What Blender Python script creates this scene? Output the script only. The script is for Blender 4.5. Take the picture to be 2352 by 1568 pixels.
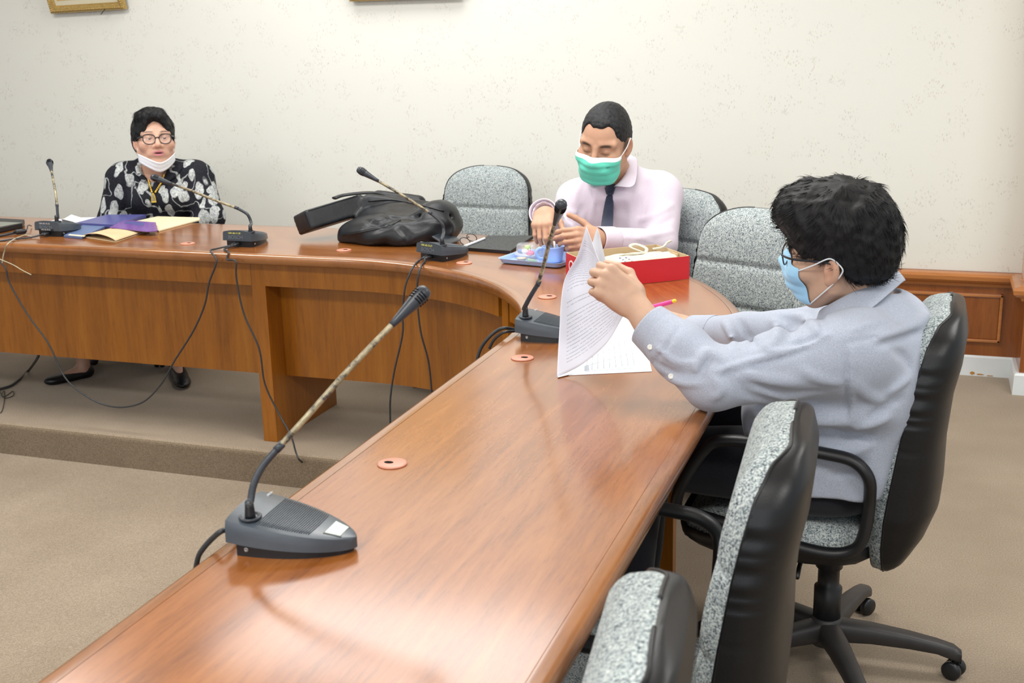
import bpy, bmesh, math, random
import numpy as np
from mathutils import Matrix, Vector, Euler
import openvdb as vdb
S = bpy.context.scene
for o in list(bpy.data.objects): bpy.data.objects.remove(o)
COL = S.collection
rnd = random.Random(7)

# ------------------------------------------------ camera, world, lights, exposure
FPX = 2699.0; CX, CY = 1176.0, 784.0
CZ = 1.42; T = 0.70                      # camera height and table top above the dais
RW = np.array([[0.94411456, 0.0628236, -0.32357518], [0.32880322, -0.24845911, 0.91112925], [-0.02315478, -0.96660295, -0.25523046]])
cam = bpy.data.cameras.new('camera'); cam_o = bpy.data.objects.new('camera', cam); COL.objects.link(cam_o)
cam.sensor_width = 36.0; cam.lens = 36.0*FPX/2352.0; cam.clip_start = 0.05
m = Matrix.Identity(4)
for r in range(3):
    m[r][0] = RW[r][0]; m[r][1] = -RW[r][1]; m[r][2] = -RW[r][2]
m[2][3] = CZ
cam_o.matrix_world = m
cam.dof.use_dof = True; cam.dof.focus_distance = 3.0; cam.dof.aperture_fstop = 9.0
S.camera = cam_o
vs = S.view_settings; vs.view_transform = 'Standard'; vs.look = 'None'; vs.gamma = 1.0; vs.use_curve_mapping = False
S.display_settings.display_device = 'sRGB'
vs.exposure = 0.52
S.cycles.use_denoising = True; S.cycles.max_bounces = 6; S.cycles.diffuse_bounces = 3; S.cycles.glossy_bounces = 3
S.cycles.transparent_max_bounces = 8; S.cycles.caustics_reflective = False; S.cycles.caustics_refractive = False
w = bpy.data.worlds.new('world'); S.world = w; w.use_nodes = True
w.node_tree.nodes['Background'].inputs[0].default_value = (0.93, 0.97, 1.0, 1); w.node_tree.nodes['Background'].inputs[1].default_value = 0.5
def area(name, loc, rot, sx, sy, power, col=(1, 1, 1)):
    l = bpy.data.lights.new(name, 'AREA'); l.shape = 'RECTANGLE'; l.size = sx; l.size_y = sy; l.energy = power; l.color = col
    o = bpy.data.objects.new(name, l); COL.objects.link(o); o.location = loc; o.rotation_euler = rot; return o
for lx in (-3.4, -1.0, 1.4):
    for ly in (0.3, 3.1):
        area('ceiling_panel_light', (lx, ly, 2.66), (0, 0, 0), 1.2, 0.6, 30, (1.0, 0.985, 0.95))
area('ceiling_panel_light', (-2.15, 4.35, 2.66), (0, 0, 0), 1.6, 0.75, 18, (0.98, 0.99, 1.0))
area('daylight_window', (-1.2, -3.6, 1.9), (math.radians(78), 0, 0), 5.0, 1.7, 55, (0.9, 0.95, 1.0))

# ------------------------------------------------ camera-ray helpers (pixel of the photo -> point in the room)
def ray(px, py): return RW @ np.array([(px-CX)/FPX, (py-CY)/FPX, 1.0])
CAM = np.array([0, 0, CZ])
def at(px, py, D): return CAM + ray(px, py)*D                 # at a depth
def onz(px, py, z=T): r = ray(px, py); return CAM + r*((z-CZ)/r[2])
def ony(px, py, y): r = ray(px, py); return CAM + r*(y/r[1])
def onx(px, py, x): r = ray(px, py); return CAM + r*(x/r[0])

# ------------------------------------------------ objects
def mk(name, V, F, mat=None, parent=None, smooth=True, midx=None, uv=None, world=False, col=None):
    V = np.asarray(V, dtype=float)
    if world and parent is not None:
        M = np.array(parent_matrix(parent).inverted()); V = V @ M[:3, :3].T + M[:3, 3]
    me = bpy.data.meshes.new(name)
    if isinstance(F, np.ndarray):
        n = F.shape[1]
        me.vertices.add(len(V)); me.vertices.foreach_set('co', V.astype(np.float32).ravel())
        me.loops.add(F.size); me.loops.foreach_set('vertex_index', F.astype(np.int32).ravel())
        me.polygons.add(len(F)); me.polygons.foreach_set('loop_start', np.arange(0, F.size, n, dtype=np.int32))
        me.update(calc_edges=True); me.validate()
    else:
        me.from_pydata([tuple(v) for v in V], [], [tuple(f) for f in F])
    mats = mat if isinstance(mat, (list, tuple)) else [mat]
    for q in mats:
        if q is not None: me.materials.append(q)
    if midx is not None: me.polygons.foreach_set('material_index', np.asarray(midx, dtype=np.int32))
    if smooth: me.polygons.foreach_set('use_smooth', [True]*len(me.polygons))
    if uv is not None:
        ul = me.uv_layers.new(name='UVMap'); li = np.zeros(len(me.loops), dtype=np.int32); me.loops.foreach_get('vertex_index', li)
        ul.data.foreach_set('uv', np.asarray(uv, dtype=np.float32)[li].ravel())
    if col is not None:
        a = me.color_attributes.new('tint', 'FLOAT_COLOR', 'POINT'); c4 = np.ones((len(V), 4), dtype=np.float32); c4[:, :3] = col
        a.data.foreach_set('color', c4.ravel())
    me.update()
    o = bpy.data.objects.new(name, me); COL.objects.link(o)
    if parent is not None: o.parent = parent
    return o
PM = {}
def parent_matrix(p):
    while p.name not in PM and p.parent is not None: p = p.parent
    return PM.get(p.name, Matrix.Identity(4))
def thing(name, label, cat, loc=(0, 0, 0), rotz=0.0, group=None):
    o = bpy.data.objects.new(name, None); COL.objects.link(o); o.empty_display_size = 0.05
    o.location = tuple(loc); o.rotation_euler = (0, 0, rotz); o['label'] = label; o['category'] = cat
    if group: o['group'] = group
    PM[o.name] = Matrix.Translation(Vector(tuple(loc))) @ Matrix.Rotation(rotz, 4, 'Z')
    return o
def tag(o, label, cat, group=None):
    o['label'] = label; o['category'] = cat
    if group: o['group'] = group
    return o
def struct(o): o['kind'] = 'structure'; return o
def kids(o): return [c for c in bpy.data.objects if c.parent == o]
def dup(root, label, loc, rotz, group=None):
    r = root.copy(); COL.objects.link(r); r.location = tuple(loc); r.rotation_euler = (0, 0, rotz); r['label'] = label
    if group: r['group'] = group
    PM[r.name] = Matrix.Translation(Vector(tuple(loc))) @ Matrix.Rotation(rotz, 4, 'Z')
    for ch in kids(root):
        c = ch.copy(); COL.objects.link(c); c.parent = r
        for g in kids(ch):
            d = g.copy(); COL.objects.link(d); d.parent = c
    return r

# ------------------------------------------------ shapes (return V, F)
def join(*parts):
    V, F, n = [], [], 0
    for v, f in parts:
        V.append(np.asarray(v, dtype=float)); F += [tuple(int(i)+n for i in q) for q in f]; n += len(v)
    return np.vstack(V), F
def box(lo, hi, bev=0.0, M=None):
    bm = bmesh.new(); bmesh.ops.create_cube(bm, size=1.0)
    lo = np.array(lo, float); hi = np.array(hi, float)
    for v in bm.verts: v.co = Vector(lo+(hi-lo)*(np.array(v.co)+0.5))
    if bev > 0: bmesh.ops.bevel(bm, geom=bm.edges[:], offset=bev, segments=2, affect='EDGES', profile=0.6)
    bm.verts.index_update()
    V = np.array([v.co[:] for v in bm.verts]); F = [tuple(v.index for v in f.verts) for f in bm.faces]; bm.free()
    if M is not None: V = xf(V, M)
    return V, F
def xf(V, M): M = np.array(M); return np.asarray(V) @ M[:3, :3].T + M[:3, 3]
def frame_mat(o, x, y, z):
    M = np.eye(4); M[:3, 0] = x; M[:3, 1] = y; M[:3, 2] = z; M[:3, 3] = o; return M
def unit(v): v = np.asarray(v, float); return v/(np.linalg.norm(v)+1e-12)
def catmull(P, n=8, closed=False):
    P = np.asarray(P, float); out = []; N = len(P)
    rng = range(N if closed else N-1)
    for i in rng:
        g = lambda k: P[k % N] if closed else P[min(max(k, 0), N-1)]
        p0, p1, p2, p3 = g(i-1), g(i), g(i+1), g(i+2)
        for t in np.linspace(0, 1, n, endpoint=False):
            out.append(0.5*((2*p1)+(-p0+p2)*t+(2*p0-5*p1+4*p2-p3)*t*t+(-p0+3*p1-3*p2+p3)*t**3))
    if not closed: out.append(P[-1])
    return np.array(out)
def tube(P, r, n=10, caps=True, squash=1.0, up=None, closed=False):
    P = np.asarray(P, float); N = len(P); r = np.broadcast_to(np.asarray(r, float), (N,))
    tg = np.gradient(P, axis=0)
    if closed: tg = np.roll(P, -1, 0)-np.roll(P, 1, 0)
    tg = tg/(np.linalg.norm(tg, axis=1, keepdims=True)+1e-12)
    u = np.array(up, float) if up is not None else (np.array([0, 0, 1.]) if abs(tg[0][2]) < 0.9 else np.array([1., 0, 0]))
    V = []; a = np.linspace(0, 2*math.pi, n, endpoint=False)
    for i in range(N):
        s = unit(np.cross(tg[i], u)); u2 = np.cross(s, tg[i])
        if up is None: u = u2
        V.append(P[i]+r[i]*(np.cos(a)[:, None]*s+squash*np.sin(a)[:, None]*u2))
    V = np.vstack(V); F = []
    for i in range(N if closed else N-1):
        for j in range(n):
            k = (j+1) % n; i2 = (i+1) % N; F.append((i*n+j, i*n+k, i2*n+k, i2*n+j))
    if caps and not closed: F.append(tuple(range(n))[::-1]); F.append(tuple((N-1)*n+j for j in range(n)))
    return V, F
def lathe(prof, n=24, M=None):
    V = []; F = []; a = np.linspace(0, 2*math.pi, n, endpoint=False); N = len(prof)
    for rr, z in prof: V.append(np.stack([rr*np.cos(a), rr*np.sin(a), np.full(n, z)], 1))
    V = np.vstack(V)
    for i in range(N-1):
        for j in range(n):
            k = (j+1) % n; F.append((i*n+j, i*n+k, (i+1)*n+k, (i+1)*n+j))
    F.append(tuple(range(n))[::-1]); F.append(tuple((N-1)*n+j for j in range(n)))
    if M is not None: V = xf(V, M)
    return V, F
def grid(A, closed_u=False, flip=False):
    A = np.asarray(A, float); nu, nv = A.shape[:2]; F = []
    for i in range(nu if closed_u else nu-1):
        for j in range(nv-1):
            a, b = i*nv+j, ((i+1) % nu)*nv+j
            F.append((a, a+1, b+1, b) if flip else (a, b, b+1, a+1))
    return A.reshape(-1, 3), F
def slab_from_poly(poly, z0, z1, bev=0.0):
    n = len(poly); V = [(p[0], p[1], z0) for p in poly]+[(p[0], p[1], z1) for p in poly]
    F = [tuple(range(n))[::-1], tuple(range(n, 2*n))]+[(i, (i+1) % n, n+(i+1) % n, n+i) for i in range(n)]
    return np.array(V), F
def basis(z, x=None):
    z = unit(z); x = np.array([1., 0, 0]) if x is None else np.asarray(x, float)
    x = unit(x-z*np.dot(x, z)); return x, np.cross(z, x), z

# ------------------------------------------------ materials
def srgb(r, g, b):
    f = lambda c: (c/255/12.92) if c/255 <= 0.04045 else ((c/255+0.055)/1.055)**2.4
    return (f(r), f(g), f(b), 1.0)
class N:
    def __init__(s, name, rough=0.5, spec=0.5):
        s.m = bpy.data.materials.new(name); s.m.use_nodes = True; s.t = s.m.node_tree; s.b = s.t.nodes['Principled BSDF']
        s.b.inputs['Roughness'].default_value = rough; s.b.inputs['Specular IOR Level'].default_value = spec
    def n(s, typ, **kw):
        nd = s.t.nodes.new(typ)
        for k, v in kw.items():
            if k.startswith('i_'):
                kk = k[2:]; kk = int(kk) if kk.isdigit() else kk; put = nd.inputs[kk]
                if hasattr(v, 'links') or isinstance(v, bpy.types.NodeSocket): s.t.links.new(v, put)
                else: put.default_value = v
            else: setattr(nd, k, v)
        return nd
    def link(s, a, b): s.t.links.new(a, b)
    def coords(s, kind='Object', scale=(1, 1, 1)):
        tc = s.n('ShaderNodeTexCoord'); mp = s.n('ShaderNodeMapping'); mp.inputs['Scale'].default_value = scale
        s.link(tc.outputs[kind], mp.inputs[0]); return mp.outputs[0]
    def noise(s, vec, scale, detail=4, rough=0.55, dist=0.0):
        return s.n('ShaderNodeTexNoise', i_Vector=vec, i_Scale=scale, i_Detail=detail, i_Roughness=rough, i_Distortion=dist).outputs['Fac']
    def ramp(s, fac, stops, interp='LINEAR'):
        r = s.n('ShaderNodeValToRGB', i_Fac=fac); e = r.color_ramp; e.interpolation = interp
        while len(e.elements) < len(stops): e.elements.new(0.5)
        for el, (p, c) in zip(e.elements, stops): el.position = p; el.color = c
        return r.outputs['Color']
    def mix(s, fac, a, b, mode='MIX'):
        nd = s.n('ShaderNodeMix', data_type='RGBA', blend_type=mode)
        for sock, v in ((nd.inputs['Factor'], fac), (nd.inputs[6], a), (nd.inputs[7], b)):
            if isinstance(v, bpy.types.NodeSocket): s.link(v, sock)
            else: sock.default_value = v
        return nd.outputs[2]
    def math(s, op, a, b=0.0, clamp=False):
        nd = s.n('ShaderNodeMath', operation=op, use_clamp=clamp)
        for sock, v in ((nd.inputs[0], a), (nd.inputs[1], b)):
            if isinstance(v, bpy.types.NodeSocket): s.link(v, sock)
            else: sock.default_value = v
        return nd.outputs[0]
    def color(s, c):
        if isinstance(c, bpy.types.NodeSocket): s.link(c, s.b.inputs['Base Color'])
        else: s.b.inputs['Base Color'].default_value = c
        return s
    def bump(s, h, strength=0.2, dist=0.002):
        nd = s.n('ShaderNodeBump', i_Strength=strength, i_Distance=dist, i_Height=h); s.link(nd.outputs[0], s.b.inputs['Normal']); return s
    def set(s, **kw):
        for k, v in kw.items(): s.b.inputs[k.replace('_', ' ')].default_value = v
        return s
def plain(name, c, rough=0.5, spec=0.5, var=0.06, scale=30, bump=0.0, bscale=200, **kw):
    k = N(name, rough, spec); v = k.coords('Object')
    f = k.noise(v, scale, 3); d = tuple(x*(1-var*2) for x in c[:3])+(1,); l = tuple(min(1, x*(1+var)) for x in c[:3])+(1,)
    k.color(k.ramp(f, [(0.25, d), (0.75, l)]))
    if bump: k.bump(k.noise(v, bscale, 3), bump, 0.001)
    for a, b in kw.items(): k.b.inputs[a.replace('_', ' ')].default_value = b
    return k.m
def wood(name, stops, grain=(1, 1, 1), scale=3.0, rough=0.3, coat=0.0, kind='Object', streak=0.5):
    k = N(name, rough, 0.5); v = k.coords(kind, grain)
    n1 = k.noise(v, scale, 5, 0.6, 0.6); n2 = k.noise(v, scale*6.3, 5, 0.7, 0.3); n3 = k.noise(v, scale*28, 3, 0.7)
    f = k.math('ADD', k.math('MULTIPLY', n1, 0.55), k.math('MULTIPLY', n2, 0.30)); f = k.math('ADD', f, k.math('MULTIPLY', n3, 0.15))
    c = k.ramp(f, stops)
    dk = k.ramp(n2, [(0.33, (0, 0, 0, 1)), (0.42, (1, 1, 1, 1))])
    c2 = k.mix(k.math('MULTIPLY', k.math('SUBTRACT', 1.0, dk), streak), c, k.mix(0.55, c, (0.08, 0.03, 0.012, 1)))
    k.color(c2); k.bump(n3, 0.03, 0.0008)
    if coat: k.set(Coat_Weight=coat, Coat_Roughness=0.14, Coat_IOR=1.5)
    return k.m
WTOP = [(0.30, srgb(104, 56, 20)), (0.5, srgb(142, 84, 36)), (0.72, srgb(164, 106, 54))]
WFRONT = [(0.30, srgb(112, 62, 8)), (0.5, srgb(148, 88, 16)), (0.72, srgb(170, 110, 30))]
M = {}
M['top'] = wood('teak_veneer_top', WTOP, (0.9, 9, 9), 2.2, 0.26, 0.7, 'UV', 0.35)
M['band'] = wood('teak_edge_lipping', [(0.3, srgb(104, 60, 24)), (0.5, srgb(140, 86, 40)), (0.75, srgb(160, 106, 56))], (0.9, 9, 9), 2.2, 0.26, 0.9, 'UV', 0.3)
M['front'] = wood('teak_veneer_front', WFRONT, (9, 0.7, 9), 1.6, 0.32, 0.3, 'UV', 0.3)
M['slab'] = wood('teak_leg', WFRONT, (9, 9, 0.6), 1.6, 0.32, 0.3, 'Object', 0.4)
M['dado'] = wood('teak_dado', [(0.3, srgb(104, 52, 16)), (0.5, srgb(134, 74, 26)), (0.75, srgb(158, 96, 42))], (7, 7, 0.7), 1.8, 0.3, 0.4, 'Object', 0.4)
M['rail'] = wood('teak_rail', [(0.3, srgb(150, 88, 40)), (0.5, srgb(176, 112, 58)), (0.75, srgb(196, 136, 84))], (0.6, 8, 8), 1.8, 0.25, 0.5, 'Object', 0.3)
M['white'] = plain('white_paint', srgb(214, 219, 220), 0.4, 0.5, 0.03, 8)
def carpet(name, c1, c2, c3):
    k = N(name, 0.95, 0.1); v = k.coords('Object'); a = k.noise(v, 260, 3, 0.7); b = k.noise(v, 3.0, 3); d = k.noise(v, 900, 2, 0.6)
    f = k.math('ADD', k.math('MULTIPLY', a, 0.5), k.math('MULTIPLY', d, 0.35)); f = k.math('ADD', f, k.math('MULTIPLY', b, 0.15))
    k.color(k.ramp(f, [(0.34, c1), (0.5, c2), (0.66, c3)])); k.bump(a, 0.5, 0.004); k.set(Sheen_Weight=0.15); return k.m
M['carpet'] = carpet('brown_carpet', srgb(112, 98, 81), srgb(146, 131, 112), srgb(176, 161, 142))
M['carpet_riser_shaded'] = carpet('brown_carpet_riser_shaded', srgb(92, 78, 62), srgb(124, 109, 90), srgb(152, 136, 116))  # same carpet in darker tones: the riser's shade is painted into the colour
# floral wallpaper: small sprigs of leaves and curled stems on cream
k = N('floral_wallpaper', 0.7, 0.3); v = k.coords('Object', (1, 0, 1))
wv = k.noise(v, 7, 2); wo = k.n('ShaderNodeVectorMath', operation='ADD', i_0=v, i_1=(0, 0, 0)).outputs[0]
big = k.n('ShaderNodeTexVoronoi', feature='F1', i_Vector=wo, i_Scale=10.5, i_Randomness=0.75)
clus = k.ramp(big.outputs['Distance'], [(0.0, (1, 1, 1, 1)), (0.42, (1, 1, 1, 1)), (0.56, (0, 0, 0, 1))])
mp = k.n('ShaderNodeMapping', i_Vector=v); mp.inputs['Rotation'].default_value = (0, 0.7, 0); mp.inputs['Scale'].default_value = (1, 1, 0.55)
lf = k.n('ShaderNodeTexVoronoi', feature='F1', i_Vector=mp.outputs[0], i_Scale=88, i_Randomness=1.0)
leaf = k.ramp(lf.outputs['Distance'], [(0.0, (1, 1, 1, 1)), (0.19, (1, 1, 1, 1)), (0.30, (0, 0, 0, 1))])
mp2 = k.n('ShaderNodeMapping', i_Vector=v); mp2.inputs['Rotation'].default_value = (0, -0.9, 0); mp2.inputs['Scale'].default_value = (1, 1, 0.5)
lf2 = k.n('ShaderNodeTexVoronoi', feature='F1', i_Vector=mp2.outputs[0], i_Scale=104, i_Randomness=1.0)
leaf2 = k.ramp(lf2.outputs['Distance'], [(0.0, (1, 1, 1, 1)), (0.15, (1, 1, 1, 1)), (0.26, (0, 0, 0, 1))])
sn = k.noise(v, 11, 1, 0.4, 0.8); stem = k.ramp(k.math('ABSOLUTE', k.math('SUBTRACT', sn, 0.5)), [(0.0, (1, 1, 1, 1)), (0.006, (0, 0, 0, 1))])
any_ = k.math('MAXIMUM', k.math('MAXIMUM', leaf, leaf2), k.math('MULTIPLY', stem, 0.75)); fl = k.math('MULTIPLY', any_, clus)
fl = k.math('MULTIPLY', fl, k.ramp(k.noise(v, 40, 2), [(0.35, (0.1, 0.1, 0.1, 1)), (0.65, (0.9, 0.9, 0.9, 1))]))
tone = k.mix(k.noise(v, 30, 1), srgb(150, 152, 146), srgb(176, 146, 130))
base = k.mix(k.noise(v, 300, 2), srgb(217, 217, 209), srgb(225, 225, 217))
k.color(k.mix(k.math('MULTIPLY', fl, 0.5), base, tone)); M['wallpaper'] = k.m
M['ceiling'] = plain('ceiling_white', srgb(235, 235, 230), 0.8, 0.2, 0.02)
# chair cloth and vinyl
k = N('grey_tweed', 0.95, 0.1); v = k.coords('Object'); a = k.noise(v, 330, 2, 0.6); b = k.noise(v, 120, 2)
f = k.math('ADD', k.math('MULTIPLY', a, 0.75), k.math('MULTIPLY', b, 0.25))
k.color(k.ramp(f, [(0.36, srgb(62, 68, 72)), (0.45, srgb(128, 137, 140)), (0.54, srgb(170, 178, 178)), (0.68, srgb(205, 210, 204))])); k.bump(a, 0.5, 0.002); M['tweed'] = k.m
M['vinyl'] = plain('black_vinyl', srgb(15, 16, 19), 0.38, 0.4, 0.1, 20, 0.25, 500)
M['plastic'] = plain('black_plastic', srgb(22, 23, 26), 0.42, 0.5, 0.1, 30, 0.1, 800)
M['plastic_grey'] = plain('dusty_black_plastic', srgb(46, 44, 44), 0.5, 0.5, 0.1, 30)
M['thread'] = plain('dark_seam', srgb(48, 54, 58), 0.9, 0.1)
# ================================================= ROOM
RZ = -0.125
WY = 5.035
struct(mk('wall_back', *box((-7.5, WY, 0.43), (3.2, WY+0.12, 2.75)), M['wallpaper'], smooth=False))
struct(mk('ceiling', *box((-7.5, -2.2, 2.75), (3.2, WY+0.12, 2.85)), M['ceiling'], smooth=False))
struct(mk('floor', *box((-7.5, -4.0, RZ-0.1), (3.2, 4.2, RZ)), M['carpet'], smooth=False))
# raised dais around the sunken middle, nosing slightly rounded
def dais_piece(poly, name):
    V, F = slab_from_poly(poly, RZ-0.05, 0.0)
    me = mk(name, V, F, [M['carpet'], M['carpet_riser_shaded']], smooth=False)
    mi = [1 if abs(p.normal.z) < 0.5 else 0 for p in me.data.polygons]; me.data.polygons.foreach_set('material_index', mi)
    b = me.modifiers.new('bevel', 'BEVEL'); b.width = 0.018; b.segments = 4; b.limit_method = 'ANGLE'
    return struct(me)
SX, SY = -0.98, 3.413
arc = [(SX-0.5+0.5*math.cos(a), SY-0.5+0.5*math.sin(a)) for a in np.linspace(0, math.pi/2, 10)]
dais_piece([(SX, -1.6)]+arc+[(-7.4, SY), (-7.4, WY+0.05), (3.1, WY+0.05), (3.1, -1.6)], 'floor_dais')
# dado: boards, framed panels, rail, white baseboard
dado = struct(mk('trim_dado', *box((-7.5, WY-0.012, 0.07), (0.42, WY+0.05, 0.435)), M['dado'], smooth=False))
x1 = 0.327
while x1 > -7.2:
    x0 = x1-0.92
    mk('panel', *box((x0+0.012, WY-0.019, 0.157), (x1-0.012, WY-0.010, 0.334), 0.003), M['dado'], dado, False)
    fr = join(box((x0, WY-0.026, 0.334), (x1, WY-0.010, 0.346), 0.003), box((x0, WY-0.026, 0.145), (x1, WY-0.010, 0.157), 0.003),
              box((x0, WY-0.026, 0.145), (x0+0.012, WY-0.010, 0.346), 0.003), box((x1-0.012, WY-0.026, 0.145), (x1, WY-0.010, 0.346), 0.003))
    mk('panel_moulding', *fr, M['rail'], dado, False)
    x1 = x0-0.13
def rail_prof(depth):
    return [(0.0, 0.372), (-0.012*depth, 0.374), (-0.016*depth, 0.386), (-0.03*depth, 0.394), (-0.038*depth, 0.404), (-0.040*depth, 0.420), (-0.034*depth, 0.430), (-0.02*depth, 0.434), (0.03, 0.434)]
def sweep_corner(prof, path):      # path of (x, y) with mitred offsets; prof is (outward offset (negative = into the room), z)
    A = []
    for i, (x, y) in enumerate(path):
        ds = []
        if i > 0: ds.append(unit(np.array(path[i])-np.array(path[i-1])))
        if i < len(path)-1: ds.append(unit(np.array(path[i+1])-np.array(path[i])))
        nrm = [np.array([-d[1], d[0]]) for d in ds]
        nn = nrm[0] if len(nrm) == 1 else (nrm[0]+nrm[1])/(1+np.dot(nrm[0], nrm[1]))
        A.append([(x+nn[0]*o, y+nn[1]*o, z) for o, z in prof])
    return grid(np.array(A))
PX, PY = 0.392, 4.80
path = [(-7.4, WY), (PX, WY), (PX, PY), (0.95, PY)]
struct(mk('trim_dado_rail', *sweep_corner(rail_prof(1.25), path), M['rail'], smooth=False))
bp = [(0.0, 0.086), (-0.012, 0.086), (-0.018, 0.078), (-0.020, 0.0), (-0.020, -0.02)]
struct(mk('baseboard_back', *sweep_corner(bp, path), M['white'], smooth=False))
struct(mk('wall_pilaster', *box((PX, PY, 0.0), (0.95, WY+0.05, 0.44)), M['dado'], smooth=False))
M['tan'] = plain('tan_column_paint', srgb(206, 178, 156), 0.45, 0.5, 0.03)
struct(mk('wall_pilaster_upper', *box((PX-0.004, PY+0.004, 0.434), (0.95, WY+0.05, 2.75)), M['tan'], smooth=False))
# chipped paint on the baseboard
M['chip'] = plain('bare_wood_chip', srgb(186, 134, 66), 0.8, 0.2, 0.2, 300)
for (cx, cz, w_, h_) in ((0.232, 0.012, 0.022, 0.014), (0.262, 0.008, 0.03, 0.006), (0.30, 0.005, 0.03, 0.004)):
    a = np.linspace(0, 2*math.pi, 11, endpoint=False)
    pts = [(cx+w_/2*math.cos(t)*rnd.uniform(0.7, 1.2), WY-0.0212, cz+h_/2*math.sin(t)*rnd.uniform(0.6, 1.2)) for t in a]
    V = pts+[(x, y+0.001, z) for x, y, z in pts]
    mk('paint_chip', V, [tuple(range(11))]+[(i, (i+1) % 11, 11+(i+1) % 11, 11+i) for i in range(11)], M['chip'], bpy.data.objects['baseboard_back'], False)

# ================================================= PICTURE FRAMES
M['gold'] = plain('antique_gold', srgb(190, 160, 96), 0.38, 0.6, 0.15, 120, 0.2, 300, Metallic=0.55)
M['mat_board'] = plain('cream_mat_board', srgb(214, 206, 180), 0.8, 0.2, 0.02)
M['gold_print'] = plain('golden_print', srgb(214, 168, 72), 0.5, 0.4, 0.2, 14)
def picture(label, xa, xb, zb, h, lean, roll, fw=0.036):
    t = thing('picture_frame', label, 'picture', ((xa+xb)/2, WY-0.012, zb))
    w_ = xb-xa
    R = Matrix.Rotation(math.radians(roll), 4, 'Y') @ Matrix.Rotation(math.radians(lean), 4, 'X')
    f = lambda vf: (xf(vf[0], R), vf[1])
    prof = [(0, 0.0), (0, -0.020), (0.006, -0.026), (0.016, -0.030), (0.024, -0.024), (0.030, -0.022), (fw, -0.014), (fw, 0.0)]
    cs = [(-w_/2, 0), (w_/2, 0), (w_/2, h), (-w_/2, h)]; sg = [(1, 1), (-1, 1), (-1, -1), (1, -1)]
    A = np.array([[(c[0]+s[0]*o, y, c[1]+s[1]*o) for o, y in prof] for c, s in zip(cs, sg)])
    mk('frame', *f(grid(A, True)), M['gold'], t, False)
    beads = []
    def bead(x, z, ang):
        V, F = lathe([(0.0001, -0.006), (0.0035, -0.004), (0.0042, 0), (0.0035, 0.004), (0.0001, 0.006)], 6, Matrix.Translation((x, -0.029, z)) @ Matrix.Rotation(ang, 4, 'Y'))
        beads.append((V, F))
    n = int(w_/0.0105)
    for i in range(n): bead(-w_/2+0.012+(w_-0.024)*i/(n-1), 0.013, 0.8)
    for i in range(int(h/0.0105)):
        for sx in (-1, 1): bead(sx*(w_/2-0.013), 0.012+i*0.0105, 0.8*sx)
    o = mk('beading', *f(join(*beads)), M['gold'], t); o['kind'] = 'stuff'
    mk('mat_board', *f(box((-w_/2+fw-0.002, -0.010, fw-0.002), (w_/2-fw+0.002, -0.004, h-fw))), M['mat_board'], t, False)
    mk('print', *f(box((-w_/2+fw+0.016, -0.0115, fw+0.024), (w_/2-fw-0.016, -0.009, h-fw-0.02))), M['gold_print'], t, False)
    return t
p1 = picture('gilt beaded picture frame cut off at top left above the woman', -4.182, -3.737, 1.566, 0.55, 14, -1.2)
nl = tube([(0.115, -0.03, 0.004), (0.10, -0.028, -0.006), (0.085, -0.03, -0.02)], 0.002, 6); mk('hanging_nail', *nl, M['plastic_grey'], p1)
picture('plain gilt picture frame cut off at top above the leather bag', -2.521, -1.97, 1.571, 0.5, 14, 0.0)

# ================================================= TABLE (U shaped, one continuous top)
XI, XO = -0.947, -0.367; TW = XO-XI
CC = np.array([-1.82, 2.582]); RI = XI-CC[0]
def tpath(x0=-6.2, y1=-0.9):
    P = []
    for x in np.linspace(x0, CC[0], 24): P.append(((x, CC[1]+RI), (0, 1)))
    for a in np.linspace(math.pi/2, 0, 40)[1:-1]: P.append(((CC[0]+RI*math.cos(a), CC[1]+RI*math.sin(a)), (math.cos(a), math.sin(a))))
    for y in np.linspace(CC[1], y1, 20): P.append(((XI, y), (1, 0)))
    return P
TP = tpath()
def tsel(fn): return [p for p in TP if fn(p[0][0], p[0][1])]
def tsweep(P, prof, closed=True, uvswap=False, caps=True):
    A = []; s = 0; UV = []; last = None
    for (p, n) in P:
        mid = (p[0]+n[0]*0.3, p[1]+n[1]*0.3)
        if last is not None: s += math.hypot(mid[0]-last[0], mid[1]-last[1])
        last = mid; A.append([(p[0]+n[0]*d, p[1]+n[1]*d, z) for d, z in prof])
        UV += [(s, z if uvswap else d) for d, z in prof]
    A = np.array(A); n = len(prof); N_ = len(A); V = A.reshape(-1, 3); F = []
    for i in range(N_-1):
        for j in range(n if closed else n-1):
            k2 = (j+1) % n; F.append((i*n+j, (i+1)*n+j, (i+1)*n+k2, i*n+k2))
    if caps: F.append(tuple(range(n))); F.append(tuple((N_-1)*n+j for j in range(n))[::-1])
    return V, F, UV
table = thing('conference_table', 'curved U-shaped teak conference table with inward modesty panels', 'table', (-1.4, 3.3, 0))
LB = 0.028; TH = 0.036
def tpart(name, P, prof, mat, uvswap=False, smooth=False):
    V, F, UV = tsweep(P, prof, uvswap=uvswap); return mk(name, V, F, mat, table, smooth, uv=UV, world=True)
tpart('tabletop', TP, [(LB+0.0004, T-0.0005), (LB+0.0012, T), (TW-LB-0.0012, T), (TW-LB-0.0004, T-0.0005), (TW-LB, T-TH), (LB, T-TH)], M['top'])
def lip(sgn, off):
    q = [(LB, T), (0.012, T), (0.006, T-0.002), (0.002, T-0.006), (0.0, T-0.014), (0.0, T-0.024), (0.003, T-0.031), (0.008, T-TH), (LB, T-TH)]
    return [(off+sgn*a, b) for a, b in (q if sgn > 0 else q[::-1])]
ob = tpart('edge_band', TP, lip(1, 0.0), M['band'], smooth=True)
ob2 = tpart('edge_band', TP, lip(-1, TW), M['band'], smooth=True)
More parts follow.
